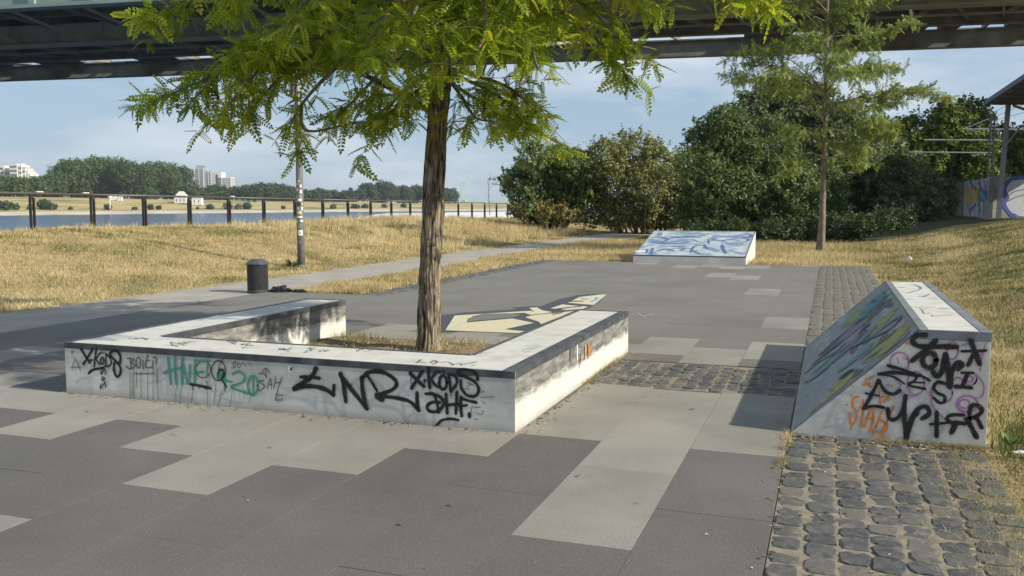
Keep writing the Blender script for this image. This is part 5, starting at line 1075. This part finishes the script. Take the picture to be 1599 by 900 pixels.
# bare sapling beside the far bridge
b = MB(); c0 = at(765, 336, 58); top = at(762, 280, 58); b.tube([c0, c0.lerp(top, .5), top], [.03, .02, .006], 6)
for k in range(9):
    q = c0.lerp(top, .25 + .08 * k); a = random.uniform(0, 6.28); l = random.uniform(.3, .8); b.tube([q, q + Vector((math.cos(a) * l * .5, math.sin(a) * l * .5, l))], [.010, .004], 4)
tag(b.build('sapling', M['twig']), 'thin bare sapling left of the feathery green bush', 'tree')

# ---- far bank: trees
def shore_d(px): return float(np.interp(px, [0, 240, 460, 600, 740, 900], [575, 673, 781, 887, 974, 1080]))
FT = leaf_mat('far_tree_leaves', [(0, (.035, .065, .022)), (.5, (.065, .108, .034)), (1, (.12, .165, .055))], .25, .7)
FT2 = leaf_mat('far_tree_leaves_bluish', [(0, (.038, .06, .032)), (.5, (.06, .09, .045)), (1, (.10, .13, .065))], .25, .7)
def far_tree(px, top, base, w, D, seed, mat, label, group=None, kindn='tree', name='poplar_tree'):
    rs = random.Random(seed); D = shore_d(px) * 1.24 + (seed % 7) * 6; c = at(px, base, D); z0 = float(hz(c.x, c.y)); zt = at(px, top, D).z; h = zt - z0; r = w / 2 * D / F; bl = []
    nb = 16
    for k in range(nb):
        f = rs.uniform(.16, .93) if k else .9; lim = r * (math.sin(math.pi * min(1, (f * .84 + .16))) ** .55) * .62; a = rs.uniform(0, 6.28); rr = r * rs.uniform(.40, .56)
        bl.append(((c.x + math.cos(a) * lim, c.y + math.sin(a) * lim, z0 + h * (.10 + .88 * f) - rr * (.8 if f > .7 else .3)), rr))
    root = tag(empty(name, (c.x, c.y, z0)), label, 'tree', group)
    leafball('crown', root, bl, 1.05, 1.15, mat, seed, 1.35)
    b = MB(); b.tube([(c.x, c.y, z0 - .5), (c.x + .3, c.y, z0 + h * .4), (c.x, c.y, z0 + h * .75)], [h * .022, h * .016, h * .006], 7); b.build('trunk', M['twig'], root)
    return root
G1_ = 'tall poplars on the far river bank'
far_tree(112, 243, 305, 62, 640, 40, FT, 'leftmost of the tall rounded poplars across the river, its top lower than the next', G1_)
far_tree(158, 239, 306, 84, 650, 41, FT, 'tallest rounded poplar across the river, second from the left', G1_)
far_tree(205, 243, 307, 76, 665, 42, FT, 'third tall poplar across the river, above the white vans', G1_)
far_tree(243, 249, 308, 74, 680, 43, FT, 'fourth tall poplar across the river, left of the white house', G1_)
far_tree(280, 253, 309, 56, 690, 44, FT, 'rightmost tall poplar, sloping down towards the white tower blocks', G1_)
G2_ = 'broad dark trees at the left end of the far bank'
for i, (x, t, w, l) in enumerate(((14, 276, 62, 'dark broad tree below the left white building at the left edge'), (52, 276, 48, 'dark broad tree right of the stepped white building'), (78, 270, 50, 'dark tree against the left flank of the tall poplars'), (100, 264, 50, 'lower dark tree in front of the leftmost tall poplar'), (122, 272, 44, 'small round dark tree below the tall poplars'))):
    far_tree(x, t, 304, w, 620 - 6 * i, 50 + i, FT, l, G2_, name='broad_tree')
G3_ = 'row of lower trees across the river behind the railing'
row = [(318, 291, 30), (338, 288, 34), (362, 291, 36), (388, 289, 38), (412, 284, 36), (436, 285, 38), (458, 291, 30), (482, 296, 32), (502, 293, 30), (524, 295, 28), (542, 296, 22), (548, 291, 10), (560, 294, 20)]
ws = ['just right of the white house', 'below the pair of white tower blocks', 'below the lower white tower block', 'right of the white tower blocks', 'with a higher round top, second left of the lamp post', 'immediately left of the lamp post', 'hidden partly by the lamp post', 'first right of the lamp post', 'second right of the lamp post', 'third right of the lamp post', 'fourth right of the lamp post', 'narrow like a column, left of the dark group', 'short and pale beside the column-shaped tree']
for i, (x, t, w) in enumerate(row): far_tree(x, t, 311 + (x - 318) * .02, w * 1.15, 820 + i * 14, 60 + i, FT2, 'low far-bank tree ' + ws[i], G3_, name='bank_tree')
G4_ = 'dark group of trees across the river either side of the near trunk'
dk = [(574, 283, 34, 'leftmost tree of the dark group across the river'), (601, 280, 44, 'highest round tree of the dark group across the river'), (628, 288, 36, 'third tree of the dark group, lower than its neighbours'), (653, 286, 32, 'tree of the dark group touching the left side of the near trunk'), (676, 288, 34, 'tree of the dark group behind the near trunk'), (700, 292, 38, 'tree of the dark group beside the far green bridge')]
for i, (x, t, w, l) in enumerate(dk): far_tree(x, t, 317, w, 1010 + i * 18, 80 + i, FT2, l, G4_, name='bank_tree')
# willows and shrubs on the meadow
G5_ = 'willow shrubs on the far river meadow'
sh = [(8, 318, 26, 16, 'biggest dark shrub at the left edge of the far meadow'), (24, 322, 20, 11, 'pale shrub beside the biggest one at the left edge'), (70, 316, 22, 17, 'round shrub right of the first railing post'), (82, 320, 14, 10, 'small pale shrub tucked against the round shrub'), (48, 321, 12, 8, 'low shrub just left of the first railing post'), (110, 323, 10, 6, 'tiny shrub between the first and second railing posts'), (167, 319, 12, 9, 'shrub beside the river marker pole'), (211, 325, 9, 6, 'small dark shrub left of the third railing post'),
      (236, 319, 12, 9, 'shrub just right of the third railing post'), (247, 318, 10, 7, 'second shrub right of the third railing post'), (309, 322, 9, 5, 'small dark shrub right of the fourth railing post'), (328, 322, 18, 8, 'grey green shrub between the fourth and fifth posts'), (355, 322, 18, 10, 'dark shrub left of the fifth railing post'), (370, 322, 16, 10, 'dark shrub right of the fifth railing post'), (386, 321, 16, 12, 'roundest shrub right of the fifth railing post'), (441, 322, 10, 6, 'shrub left of the sixth railing post'),
      (521, 321, 14, 8, 'bluish shrub right of the ninth railing post'), (554, 322, 16, 7, 'low shrub between the posts right of the lamp post'), (570, 323, 14, 7, 'dark shrub close left of a railing post, right of the lamp'), (600, 322, 12, 6, 'small shrub far right of the lamp post'), (630, 322, 14, 6, 'last low shrub before the near trunk')]
for i, (x, y, w, h, l) in enumerate(sh):
    D = shore_d(x) * 1.085; c = at(x, y, D); z0 = float(hz(c.x, c.y)); r = w / 2 * D / F; zc = z0 + h * .42 * D / F; k = D / F
    root = tag(empty('willow_shrub', (c.x, c.y, z0)), l, 'shrub', G5_)
    leafball('foliage', root, [((c.x + random.uniform(-.4, .4) * r, c.y + random.uniform(-.4, .4) * r, z0 + h * k * random.uniform(.25, .55)), max(h * k * .45, r * .5)) for _ in range(4)], 2.0, 1.0, LM['b4'] if i % 3 == 1 else FT2, 200 + i, 1.5)
# ---- far buildings
M['far_white'] = plain('far_white_facade', (.62, .61, .58), .8); M['far_glass'] = plain('far_window_bands', (.16, .18, .21), .3); M['far_grey'] = plain('far_grey_facade', (.36, .39, .43), .7)
def block(root, px0, px1, top, D, deep, mat=None, floors=10, vert=0, name='tower_wing', base=330):
    a = at(px0, top, D); b_ = at(px1, top, D); dr = Vector((_r[0], _r[1], 0)); dh = Vector((_h[0], _h[1], 0)); z1 = a.z; z0 = -2.0
    def bx(m, u0, u1, v0, v1, za, zb):
        o = Vector((a.x, a.y, 0)); vs = [o + dr * u + dh * v for u, v in ((u0, v0), (u1, v0), (u1, v1), (u0, v1))]
        m.add([(p.x, p.y, za) for p in vs] + [(p.x, p.y, zb) for p in vs], [(0, 3, 2, 1), (4, 5, 6, 7), (0, 1, 5, 4), (1, 2, 6, 5), (2, 3, 7, 6), (3, 0, 4, 7)])
    w = (b_ - a).length; m = MB(); bx(m, 0, w, 0, deep, z0, z1); wg = m.build(name, mat or M['far_white'], root)
    fh = (z1 - 14) / floors; g_ = MB()
    for k in range(floors):
        z = z1 - 1.2 - (k + 1) * fh + fh * .35
        if z < 12: break
        bx(g_, w * .04, w * .96, -.25, .1, z, z + fh * .45); bx(g_, w - .1, w + .25, deep * .08, deep * .92, z, z + fh * .45)
    if g_.v: g_.build('window_bands', M['far_glass'], wg)
    if vert:
        f_ = MB()
        for k in range(vert + 1): u = w * k / vert; bx(f_, u - .4, u + .4, -.6, 0, z0, z1 + .3)
        f_.build('wall_piers', M['far_white'], wg)
    return wg
def towers(name, label, cat, px, D, grp=None): c = at(px, 300, D); return tag(empty(name, (c.x, c.y, 0)), label, cat, grp)
t = towers('apartment_tower', 'tall white and glass tower block with a grey roof box right of the poplars', 'tower block', 315, 1300)
block(t, 303.5, 317, 263, 1300, 22, M['far_grey'], 17, 2); block(t, 316.6, 329, 267.5, 1310, 20, M['far_grey'], 16, 3); block(t, 306.5, 319.5, 258.5, 1306, 12, plain('roof_plant_grey', (.30, .33, .37), .7), 1, name='roof_box')
t = towers('apartment_tower', 'lower stepped white tower block right of the tall glass one', 'tower block', 345, 1340)
block(t, 329.6, 342.5, 272.5, 1340, 20, None, 13, 1); block(t, 340, 345.5, 269, 1337, 20, None, 1); block(t, 345, 359.8, 277, 1345, 20, None, 11, 1); block(t, 342.5, 348.8, 269.5, 1350, 10, None, 1, name='roof_box')
t = towers('apartment_building', 'stepped white terrace building rising above the trees near the left edge', 'apartment block', 30, 900)
for k, (x0, x1, y) in enumerate(((14.5, 26, 256), (25.5, 33, 258), (32.5, 39, 263), (38.5, 43, 267.5), (42.5, 47, 271))): block(t, x0, x1, y, 900 + k * 2, 16, None, 7 - k, 0, name='terrace_wing')
block(t, 27.5, 33.5, 255.5, 905, 8, None, 1, name='roof_box')
t = towers('apartment_building', 'white building cut by the left edge of the photo', 'apartment block', 0, 900); block(t, -30, 6, 258.8, 905, 16, None, 6); block(t, 6, 15, 260, 915, 12, M['far_grey'], 3, name='stair_wing')
# white house below the poplars, vans, marker pole
def simple_house(name, label, cat, px0, px1, top, base, D, roof, grp=None, windows=0, z0=None):
    a = at(px0, base, D); b_ = at(px1, base, D); g0 = float(hz(a.x, a.y)) if z0 is None else z0; z1 = at(px0, top, D).z; root = tag(empty(name, (a.x, a.y, g0)), label, cat, grp); dr = Vector((_r[0], _r[1], 0)); dh = Vector((_h[0], _h[1], 0)); w = (b_ - a).length; o = Vector((a.x, a.y, 0)); dp = w * .6
    def bx(m, u0, u1, v0, v1, za, zb):
        vs = [o + dr * u + dh * v for u, v in ((u0, v0), (u1, v0), (u1, v1), (u0, v1))]; m.add([(p.x, p.y, za) for p in vs] + [(p.x, p.y, zb) for p in vs], [(0, 3, 2, 1), (4, 5, 6, 7), (0, 1, 5, 4), (1, 2, 6, 5), (2, 3, 7, 6), (3, 0, 4, 7)])
    hw = (z1 - g0) * (1 - roof); m = MB(); bx(m, 0, w, 0, dp, g0, g0 + hw); m.build('wall', M['white'], root)
    m = MB(); p = [o + dr * u + dh * v for u, v in ((-.3, -.3), (w + .3, -.3), (w + .3, dp + .3), (-.3, dp + .3))]; r0 = o + dr * (w * .3) + dh * dp / 2; r1 = o + dr * (w * .7) + dh * dp / 2; zr = g0 + hw
    m.add([(q.x, q.y, zr) for q in p] + [(r0.x, r0.y, z1), (r1.x, r1.y, z1)], [(0, 1, 5, 4), (1, 2, 5), (2, 3, 4, 5), (3, 0, 4), (3, 2, 1, 0)]); m.build('roof', M['far_white'], root)
    for k in range(windows): m = MB(); u = w * (k + .6) / (windows + .2); bx(m, u - w * .04, u + w * .04, -.12, .1, g0 + hw * .25, g0 + hw * .75); m.build('window', M['far_glass'], root)
    return root
simple_house('white_house', 'white house with a pale hipped roof under the rightmost poplar', 'house', 272, 291, 299, 313, 800, .5, None, 3); simple_house('white_shed', 'low white shed right of the white house', 'shed', 299.5, 314.5, 308, 313, 800, .12, None, 2)
simple_house('white_van', 'white van parked below the second tall poplar, left of its companion', 'van', 172, 181, 306, 311, 770, .2); simple_house('white_van', 'white camper van parked to the right of the other one below the poplars', 'van', 183, 190, 307, 311, 770, .2)
c = at(172, 326, 665); b = MB(); z0 = float(hz(c.x, c.y)); b.tube([(c.x, c.y, z0 - .3), (c.x, c.y, at(172, 307, 665).z)], .28, 8); mk = b.build('marker_pole', M['white']); tag(mk, 'white and red river marker pole standing on the far beach', 'marker pole')
zt_ = at(172, 309, 665).z; b = MB(); b.box(c.x - .9, c.x + .9, c.y - .9, c.y + .9, zt_, zt_ + 1.7); b.build('board', M['white'], mk); b = MB(); b.tube([(c.x, c.y, z0 + .5), (c.x, c.y, z0 + 2.2)], .36, 8); b.build('red_band', plain('red_paint', (.45, .06, .04)), mk)
b = MB()
for k in range(5):
    p = at(376 - 14 + 9 * k, 312.6, 900); g0 = float(hz(p.x, p.y)); b.box(p.x - 2.6, p.x + 2.6, p.y - 1, p.y + 1, g0, g0 + 1.6)
tag(b.build('green_containers', plain('turquoise_tarpaulin', (.08, .26, .22))), 'turquoise boards at the foot of the trees right of the white shed', 'fence')
# ---- far green suspension bridge
bgm = plain('far_bridge_green', (.36, .60, .47), .6); fb = towers('suspension_bridge', 'distant pale green bridge with a twin-legged tower beyond the trees', 'bridge', 724, 2400)
def fbar(name, x0, x1, y0, y1, D, th, parent):
    a = at(x0, y1, D); c_ = at(x1, y1, D); z1 = at(x0, y0, D).z; dr = Vector((_r[0], _r[1], 0)); dh = Vector((_h[0], _h[1], 0)); w = (c_ - a).length; vs = [a, a + dr * w, a + dr * w + dh * th, a + dh * th]; m = MB()
    m.add([(p.x, p.y, a.z) for p in vs] + [(p.x, p.y, z1) for p in vs], [(0, 3, 2, 1), (4, 5, 6, 7), (0, 1, 5, 4), (1, 2, 6, 5), (2, 3, 7, 6), (3, 0, 4, 7)]); return m.build(name, bgm, parent)
fbar('tower_leg', 719.3, 721.7, 285.5, 320, 2400, 6, fb); fbar('tower_leg', 725.3, 727.6, 285.5, 320, 2400, 6, fb); fbar('cross_beam', 721.6, 725.4, 285.8, 289, 2401, 4, fb); fbar('deck', 721, 800, 312.6, 315.2, 2404, 20, fb); fbar('pier', 727.8, 730, 315.3, 322, 2404, 12, fb)
# ---- steel railway bridge overhead
bt = Vector((math.cos(R(7)), math.sin(R(7)), 0)); bnn = Vector((-math.sin(R(7)), math.cos(R(7)), 0)); BO = Vector((-51.77 * 1.6, 45.39 * 1.6, 0)); BQ = 1.6 / 1.35
br = tag(empty('railway_bridge', (-40, 64, 0)), 'large steel railway bridge with green girders and dark underside crossing the top of the view', 'bridge')
def bz(z): return (z - EYE) * BQ + EYE
def bb(m, t0, t1, n0, n1, z0, z1):
    t0, t1, n0, n1, z0, z1 = t0 * BQ, t1 * BQ, n0 * BQ, n1 * BQ, bz(z0), bz(z1)
    vs = [BO + bt * t + bnn * n_ for t, n_ in ((t0, n0), (t1, n0), (t1, n1), (t0, n1))]; m.add([(p.x, p.y, z0) for p in vs] + [(p.x, p.y, z1) for p in vs], [(0, 3, 2, 1), (4, 5, 6, 7), (0, 1, 5, 4), (1, 2, 6, 5), (2, 3, 7, 6), (3, 0, 4, 7)])
def tpx(px, n_):
    v = ray(px, 100); o = BO + bnn * n_ * BQ; M2 = np.array([[v[0], -bt.x], [v[1], -bt.y]]); return float(np.linalg.solve(M2, np.array([o.x, o.y]))[1]) / BQ
TA, TB = -170, 250
def part(name, mat, fn, bevel=0): m = MB(); fn(m); return m.build(name, M[mat], br)
o_ = part('main_girder', 'br_green', lambda m: (bb(m, TA, TB, 0, .35, 19.0, 23.6), bb(m, TA, TB, -.5, .7, 18.7, 19.0), bb(m, TA, TB, -.12, 0, 20.0, 20.12)))
for k in range(46): t = tpx(59, 0) + (k - 14) * 5.85; part('stiffener', 'br_green', lambda m: (bb(m, t - .14, t + .14, -.42, 0, 19.0, 23.6), bb(m, t - .3, t + .3, -.46, -.42, 19.02, 19.7)))
part('main_girder', 'br_green2', lambda m: (bb(m, TA, TB, 16.6, 16.9, 18.95, 20.75), bb(m, TA, TB, 16.1, 17.4, 18.7, 18.95), bb(m, TA, TB, 16.2, 17.3, 20.75, 20.95)))
for k in range(46): t = TA + 10 + k * 5.85; part('stiffener', 'br_green2', lambda m: bb(m, t - .06, t + .06, 16.35, 16.6, 18.95, 20.75))
part('main_girder', 'br_dark', lambda m: (bb(m, TA, TB, 38, 38.5, 18.7, 20.45), bb(m, TA, TB, 37.6, 38.9, 18.6, 18.7), bb(m, TA, TB, 37.6, 38.9, 20.4, 20.55)))
part('deck_plate', 'br_dark', lambda m: bb(m, TA, TB, .4, 32.1, 22.6, 23.2))
part('edge_girder', 'br_dark', lambda m: (bb(m, TA, TB, 31.7, 32.1, 20.0, 22.6), bb(m, TA, TB, 31.4, 32.4, 19.86, 20.0)))
for n_ in (4.5, 8.5, 12.5, 20.5, 24.2, 28): part('stringer', 'br_dark', lambda m: (bb(m, TA, TB, n_ - .1, n_ + .1, 21.0, 22.6), bb(m, TA, TB, n_ - .3, n_ + .3, 20.88, 21.0)))
part('gas_pipe', 'br_green2', lambda m: bb(m, TA, TB, 21.9, 22.25, 20.3, 20.62)); part('gas_pipe', 'br_green2', lambda m: bb(m, TA, TB, 26.9, 27.15, 19.9, 20.1))
for k in range(34):
    t = TA + 6 + k * 8.2; part('cross_girder', 'br_dark', lambda m: (bb(m, t - .15, t + .15, .4, 31.7, 20.7, 22.6), bb(m, t - .4, t + .4, .4, 31.7, 20.55, 20.7)))
    P_ = lambda tt, nn_, z: BO + bt * tt * BQ + bnn * nn_ * BQ + Vector((0, 0, bz(z)))
    part('diagonal_brace', 'br_green2', lambda m: m.bar(P_(t, .6, 22.2), P_(t + 4.1, 16.3, 19.1), .28, .28)); part('diagonal_brace', 'br_green2', lambda m: m.bar(P_(t + 4.1, 16.9, 20.4), P_(t + 8.2, 31.6, 20.5), .25, .25)); part('diagonal_brace', 'br_dark', lambda m: m.bar(P_(t, 17.0, 19.4), P_(t + 5, 31.6, 20.3), .3, .3))
op = [(-60, -30), (-1, 40), (112, 196), (261, 318), (490, 516), (598, 630), (700, 740), (806, 902), (943, 962), (985, 1162), (1240, 1290), (1452, 1472), (1505, 1578), (1640, 1700)]; e0 = TA
for (a, b_) in op:
    t0, t1 = tpx(a, 35), tpx(b_, 35); part('footway_plate', 'br_dark', lambda m: bb(m, e0, t0, 32.4, 38, 20.6, 21.7)); part('footway_brace', 'br_dark', lambda m: m.bar(P_(t0 + (t1 - t0) * .35, 32.2, 20.2), P_(t0 + (t1 - t0) * .35 + .9, 38, 20.7), .35, .6)); e0 = t1
part('footway_plate', 'br_dark', lambda m: bb(m, e0, TB, 32.4, 38, 20.6, 21.7))
# bridge piers standing outside the view
for t in (-150, 190): part('pier', 'ramp_conc', lambda m: bb(m, t - 2.5, t + 2.5, -1, 39, -6, 18.6))

# ---- graffiti walls at the top of the right bank
M['wallc'] = noisemat('grey_wall_panel', [(0.3, (.20, .19, .17)), (0.7, (.32, .31, .28))], 1.2, .85, bs=20, bst=.3); M['wall_white'] = noisemat('whitewashed_wall', [(0.3, (.42, .44, .47)), (0.7, (.55, .57, .60))], 1.0, .8, bs=20, bst=.2)
WX = 10.3
def ywall(px): v = ray(px, 300); t = WX / v[0]; return v[1] * t
ya, yb, ym = ywall(1545.5), ywall(1469), ywall(1505); wz0 = .3; wzt = at(1545, 277.5, 0.0001 + (np.array([WX, ya, 0]) @ _h)).z
gw = tag(empty('graffiti_wall', (WX, ya, .5)), 'receding panel wall with a purple, orange and teal mural, left of the railway masts', 'wall'); npan = 7; yy = np.linspace(ya, yb, npan + 1)
for k in range(npan):
    b = MB(); b.box(WX, WX + .18, yy[k] + .03, yy[k + 1] - .03, wz0, wzt + random.uniform(-.01, .01)); b.build('panel', M['wall_white'] if yy[k] < ym - .5 else M['wallc'], gw)
b = MB()
for y in yy: b.box(WX - .05, WX + .23, y - .028, y + .028, wz0, wzt + .02)
b.build('wall_posts', M['br_dark'], gw)
WP = Plane((WX - .012, 0, 0), (0, 1, 0), (-1, 0, 0)); ZW = (1360, 120, 3.912)
def wpoly(pl_, pts, mat, par, off, Z=ZW):
    q = [pl_.pt(pl_.hit(Z[0] + x / Z[2], Z[1] + y / Z[2]), off) for x, y in pts]; b = MB(); b.add(q, [tuple(range(len(q)))]); b.build('painted_letters', mat, par)
oran = plain('mural_orange', (.60, .34, .03)); teal = plain('mural_teal', (.06, .24, .28)); purp = plain('mural_purple', (.12, .08, .30)); pblue = plain('mural_blue', (.07, .09, .30))
strokes(WP, *ZW, [(16, (588, 640), (585, 700)), (14, (605, 640), (640, 690)), (16, (640, 632), (642, 680)), (14, (655, 640), (680, 690)), (16, (690, 632), (700, 700)), (12, (710, 635), (708, 720)), (14, (590, 775), (600, 830)), (16, (605, 820), (640, 780)), (14, (655, 780), (670, 825)), (16, (690, 760), (690, 825))], purp, gw, base=.006)
wpoly(WP, [(580, 682), (655, 678), (652, 772), (580, 775)], oran, gw, .004); wpoly(WP, [(655, 680), (712, 700), (712, 752), (655, 772)], teal, gw, .004); strokes(WP, *ZW, [(10, (590, 760), (625, 700), (640, 760)), (8, (665, 700), (700, 750))], M['wall_white'], gw, base=.011)
strokes(WP, *ZW, [(14, (440, 700), (465, 760), (480, 700), (500, 760), (520, 690)), (10, (530, 690), (550, 730), (565, 680))], M['slate_ink'], gw, base=.006)
strokes(WP, *ZW, [(7, (450, 670), (500, 660))], oran, gw, base=.006)
d3 = float(np.array([WX, ya, 0]) @ _h) + .2
gw2 = tag(empty('graffiti_wall', (WX + 1, ya, .5)), 'front-facing wall at the right edge with a huge white blue-outlined bubble letter', 'wall')
A_ = at(1547, 280, d3); dr_ = Vector((_r[0], _r[1], 0)).normalized(); dn_ = Vector((_h[0], _h[1], 0)).normalized(); zt2 = at(1570, 275.5, d3).z; mW = d3 / F
def wbx(m, x0, x1, z0, z1, t0=0, t1=.2):
    o = Vector((A_.x, A_.y, 0)); vs = [o + dr_ * u + dn_ * v for u, v in ((x0, t0), (x1, t0), (x1, t1), (x0, t1))]; m.add([(p.x, p.y, z0) for p in vs] + [(p.x, p.y, z1) for p in vs], [(0, 3, 2, 1), (4, 5, 6, 7), (0, 1, 5, 4), (1, 2, 6, 5), (2, 3, 7, 6), (3, 0, 4, 7)])
hh_ = (zt2 - .2) / 3; 
for c_ in range(6):
    for r_ in range(3):
        b = MB(); wbx(b, .05 + c_ * 1.62, .05 + c_ * 1.62 + 1.59, .2 + r_ * hh_ + .012, .2 + (r_ + 1) * hh_ - .012, random.uniform(0, .012)); b.build('panel', M['wallc'], gw2)
b = MB(); wbx(b, .0, 9.8, .2, zt2 - .03, .05, .15); b.build('wall_core', M['br_dark'], gw2)
WP2 = Plane((A_.x, A_.y, 0), dr_, -dn_)
ol = [(830, 618), (880, 618), (960, 612), (1060, 640), (1060, 870), (900, 850), (850, 835), (815, 790), (812, 760), (830, 745), (812, 715), (815, 690), (838, 650)]
wpoly(WP2, ol, M['wall_white'], gw2, .016); strokes(WP2, *ZW, [(18, (960, 614), (880, 620), (840, 640), (815, 690), (832, 740), (812, 780), (850, 838), (880, 850))], pblue, gw2, base=.02); strokes(WP2, *ZW, [(5, (835, 730), (880, 700), (960, 685)), (5, (835, 760), (890, 735), (960, 715)), (7, (790, 640), (805, 620), (812, 650)), ell(5, 795, 740, 12, 12), (5, (780, 800), (800, 760))], M['slate_ink'], gw2, base=.02)
# ---- railway masts, arms, canopy
M['mast'] = plain('galvanised_mast', (.27, .28, .29), .5, .2); M['mast_d'] = plain('dark_mast', (.10, .11, .12), .6)
def mast(px0, y0, px1, y1, D, w, label, mat, arms=()):
    a = at(px0, y0, D); b_ = at(px1, y1, D); b_.z = min(b_.z, .5); root = tag(empty('railway_mast', (b_.x, b_.y, b_.z)), label, 'mast'); m = MB()
    for s_ in (-1, 1): m.bar(a + dr_ * s_ * w * .38, b_ + dr_ * s_ * w * .5, w * .28, w * .5)
    k = 14
    for i in range(k): p = b_.lerp(a, (i + .5) / k); m.bar(p - dr_ * w * .4, p + dr_ * w * .4 + Vector((0, 0, w * .5)), w * .12, w * .3)
    m.build('post', mat, root)
    for (x0, ya_, x1, yb_, th) in arms:
        m = MB(); m.tube([at(x0, ya_, D), at(x1, yb_, D)], th, 6); m.build('arm', M['mast_d'] if th > .06 else M['mast'], root)
    return root
ins = plain('pale_green_tube', (.40, .42, .30))
mast(1551, 178, 1545, 276, 66, .34, 'dark lattice railway mast standing beside the canopy post', M['mast_d'], ((1503, 202, 1640, 202.5, .05), (1510, 199.5, 1550, 183, .025), (1443, 218.7, 1562, 219.3, .05), (1418, 238, 1548, 238.8, .05), (1432, 239, 1446, 244, .03), (1518, 244, 1545, 238, .03), (1510, 203, 1532, 207, .03)))
mast(1454, 222, 1451, 264, 95, .5, 'smaller distant railway mast in front of the yellow green tree', M['mast_d'], ((1380, 244.3, 1400, 244.6, .05), (1425, 253, 1456, 254.5, .06), (1372, 264.4, 1428, 265, .05), (1380, 246, 1440, 246, .03), (1370, 252, 1420, 252, .03)))
b = MB()
for (x0, y0_, x1, y1_) in ((1500, 202, 1640, 130), (1500, 206, 1640, 145), (1440, 219, 1640, 165), (1560, 165, 1640, 150), (1575, 207, 1700, 207)): b.tube([at(x0, y0_, 80), at(x1, y1_, 50)], .014, 4)
tag(b.build('overhead_wires', M['mast_d']), 'thin overhead railway wires fanning out at the right edge', 'wires')
dc = 62.0; cr_ = tag(empty('platform_canopy', at(1570, 276, dc)), 'dark platform canopy roof on a grey steel post at the right edge', 'canopy')
e0_ = at(1541, 162.5, dc); e1_ = at(1700, 75, dc * .62); e2_ = at(1760, 162, dc * .62 + 8); b = MB()
w0 = at(1541, 162.5, dc); r1_ = dr_
f0, f1 = at(1542, 162.5, dc), at(1542, 162.5, dc) + Vector((0, -1, 0)) * 26 ; wv = dr_ * 12 + Vector((0, 0, .0))
up = Vector((0, 0, .22))
vs = [f0, f0 + wv, f1 + wv, f1]; b.add([tuple(v) for v in vs] + [tuple(v + up) for v in vs], [(0, 3, 2, 1), (4, 5, 6, 7), (0, 1, 5, 4), (1, 2, 6, 5), (2, 3, 7, 6), (3, 0, 4, 7)]); b.build('roof_slab', M['br_dark'], cr_)
b = MB(); q0 = f0 + Vector((-.1, .1, .0)); q1 = f1 + Vector((-.1, 0, 0)); b.bar(q0 + up * .5, q1 + up * .5, .12, .30); b.bar(q0 + up * .5, q0 + wv + up * .5, .12, .30); b.build('fascia', plain('blue_grey_fascia', (.05, .06, .13), .5), cr_)
for k in range(10): b = MB(); p = f0 + Vector((0, -1, 0)) * (1.5 + 2.4 * k); b.bar(p - Vector((0, 0, .12)), p + wv - Vector((0, 0, .12)), .12, .2); b.build('roof_beam', M['mast_d'], cr_)
b = MB(); pa = at(1574.5, 164, dc - .5); pb = at(1562, 278, dc - .5); b.bar(pa, Vector((pb.x, pb.y, .5)), .30, .22, up=(0, 1, 0)); b.build('post', M['mast'], cr_)
b = MB(); b.tube([at(1566, 232, dc - .8), at(1596, 195, dc - .8)], .06, 6); b.tube([at(1582, 165, dc - .5), at(1620, 178, dc - .5)], .09, 6); b.build('brace', M['mast'], cr_)

# ------------------------------------------------------------------ haze
hm = bpy.data.materials.new('thin_haze'); hm.use_nodes = True; hn = hm.node_tree; hn.nodes.clear(); ho = hn.nodes.new('ShaderNodeOutputMaterial'); hv = hn.nodes.new('ShaderNodeVolumePrincipled')
hv.inputs['Color'].default_value = (.80, .88, 1.0, 1); hv.inputs['Density'].default_value = 0.0001; hv.inputs['Anisotropy'].default_value = 0.2; hn.links.new(hv.outputs[0], ho.inputs['Volume'])
mb = MB(); mb.box(-6100, 4700, -4100, 8100, -8.6, 66); tag(mb.build('haze', hm), 'thin summer haze over the river', 'haze', kind='stuff')
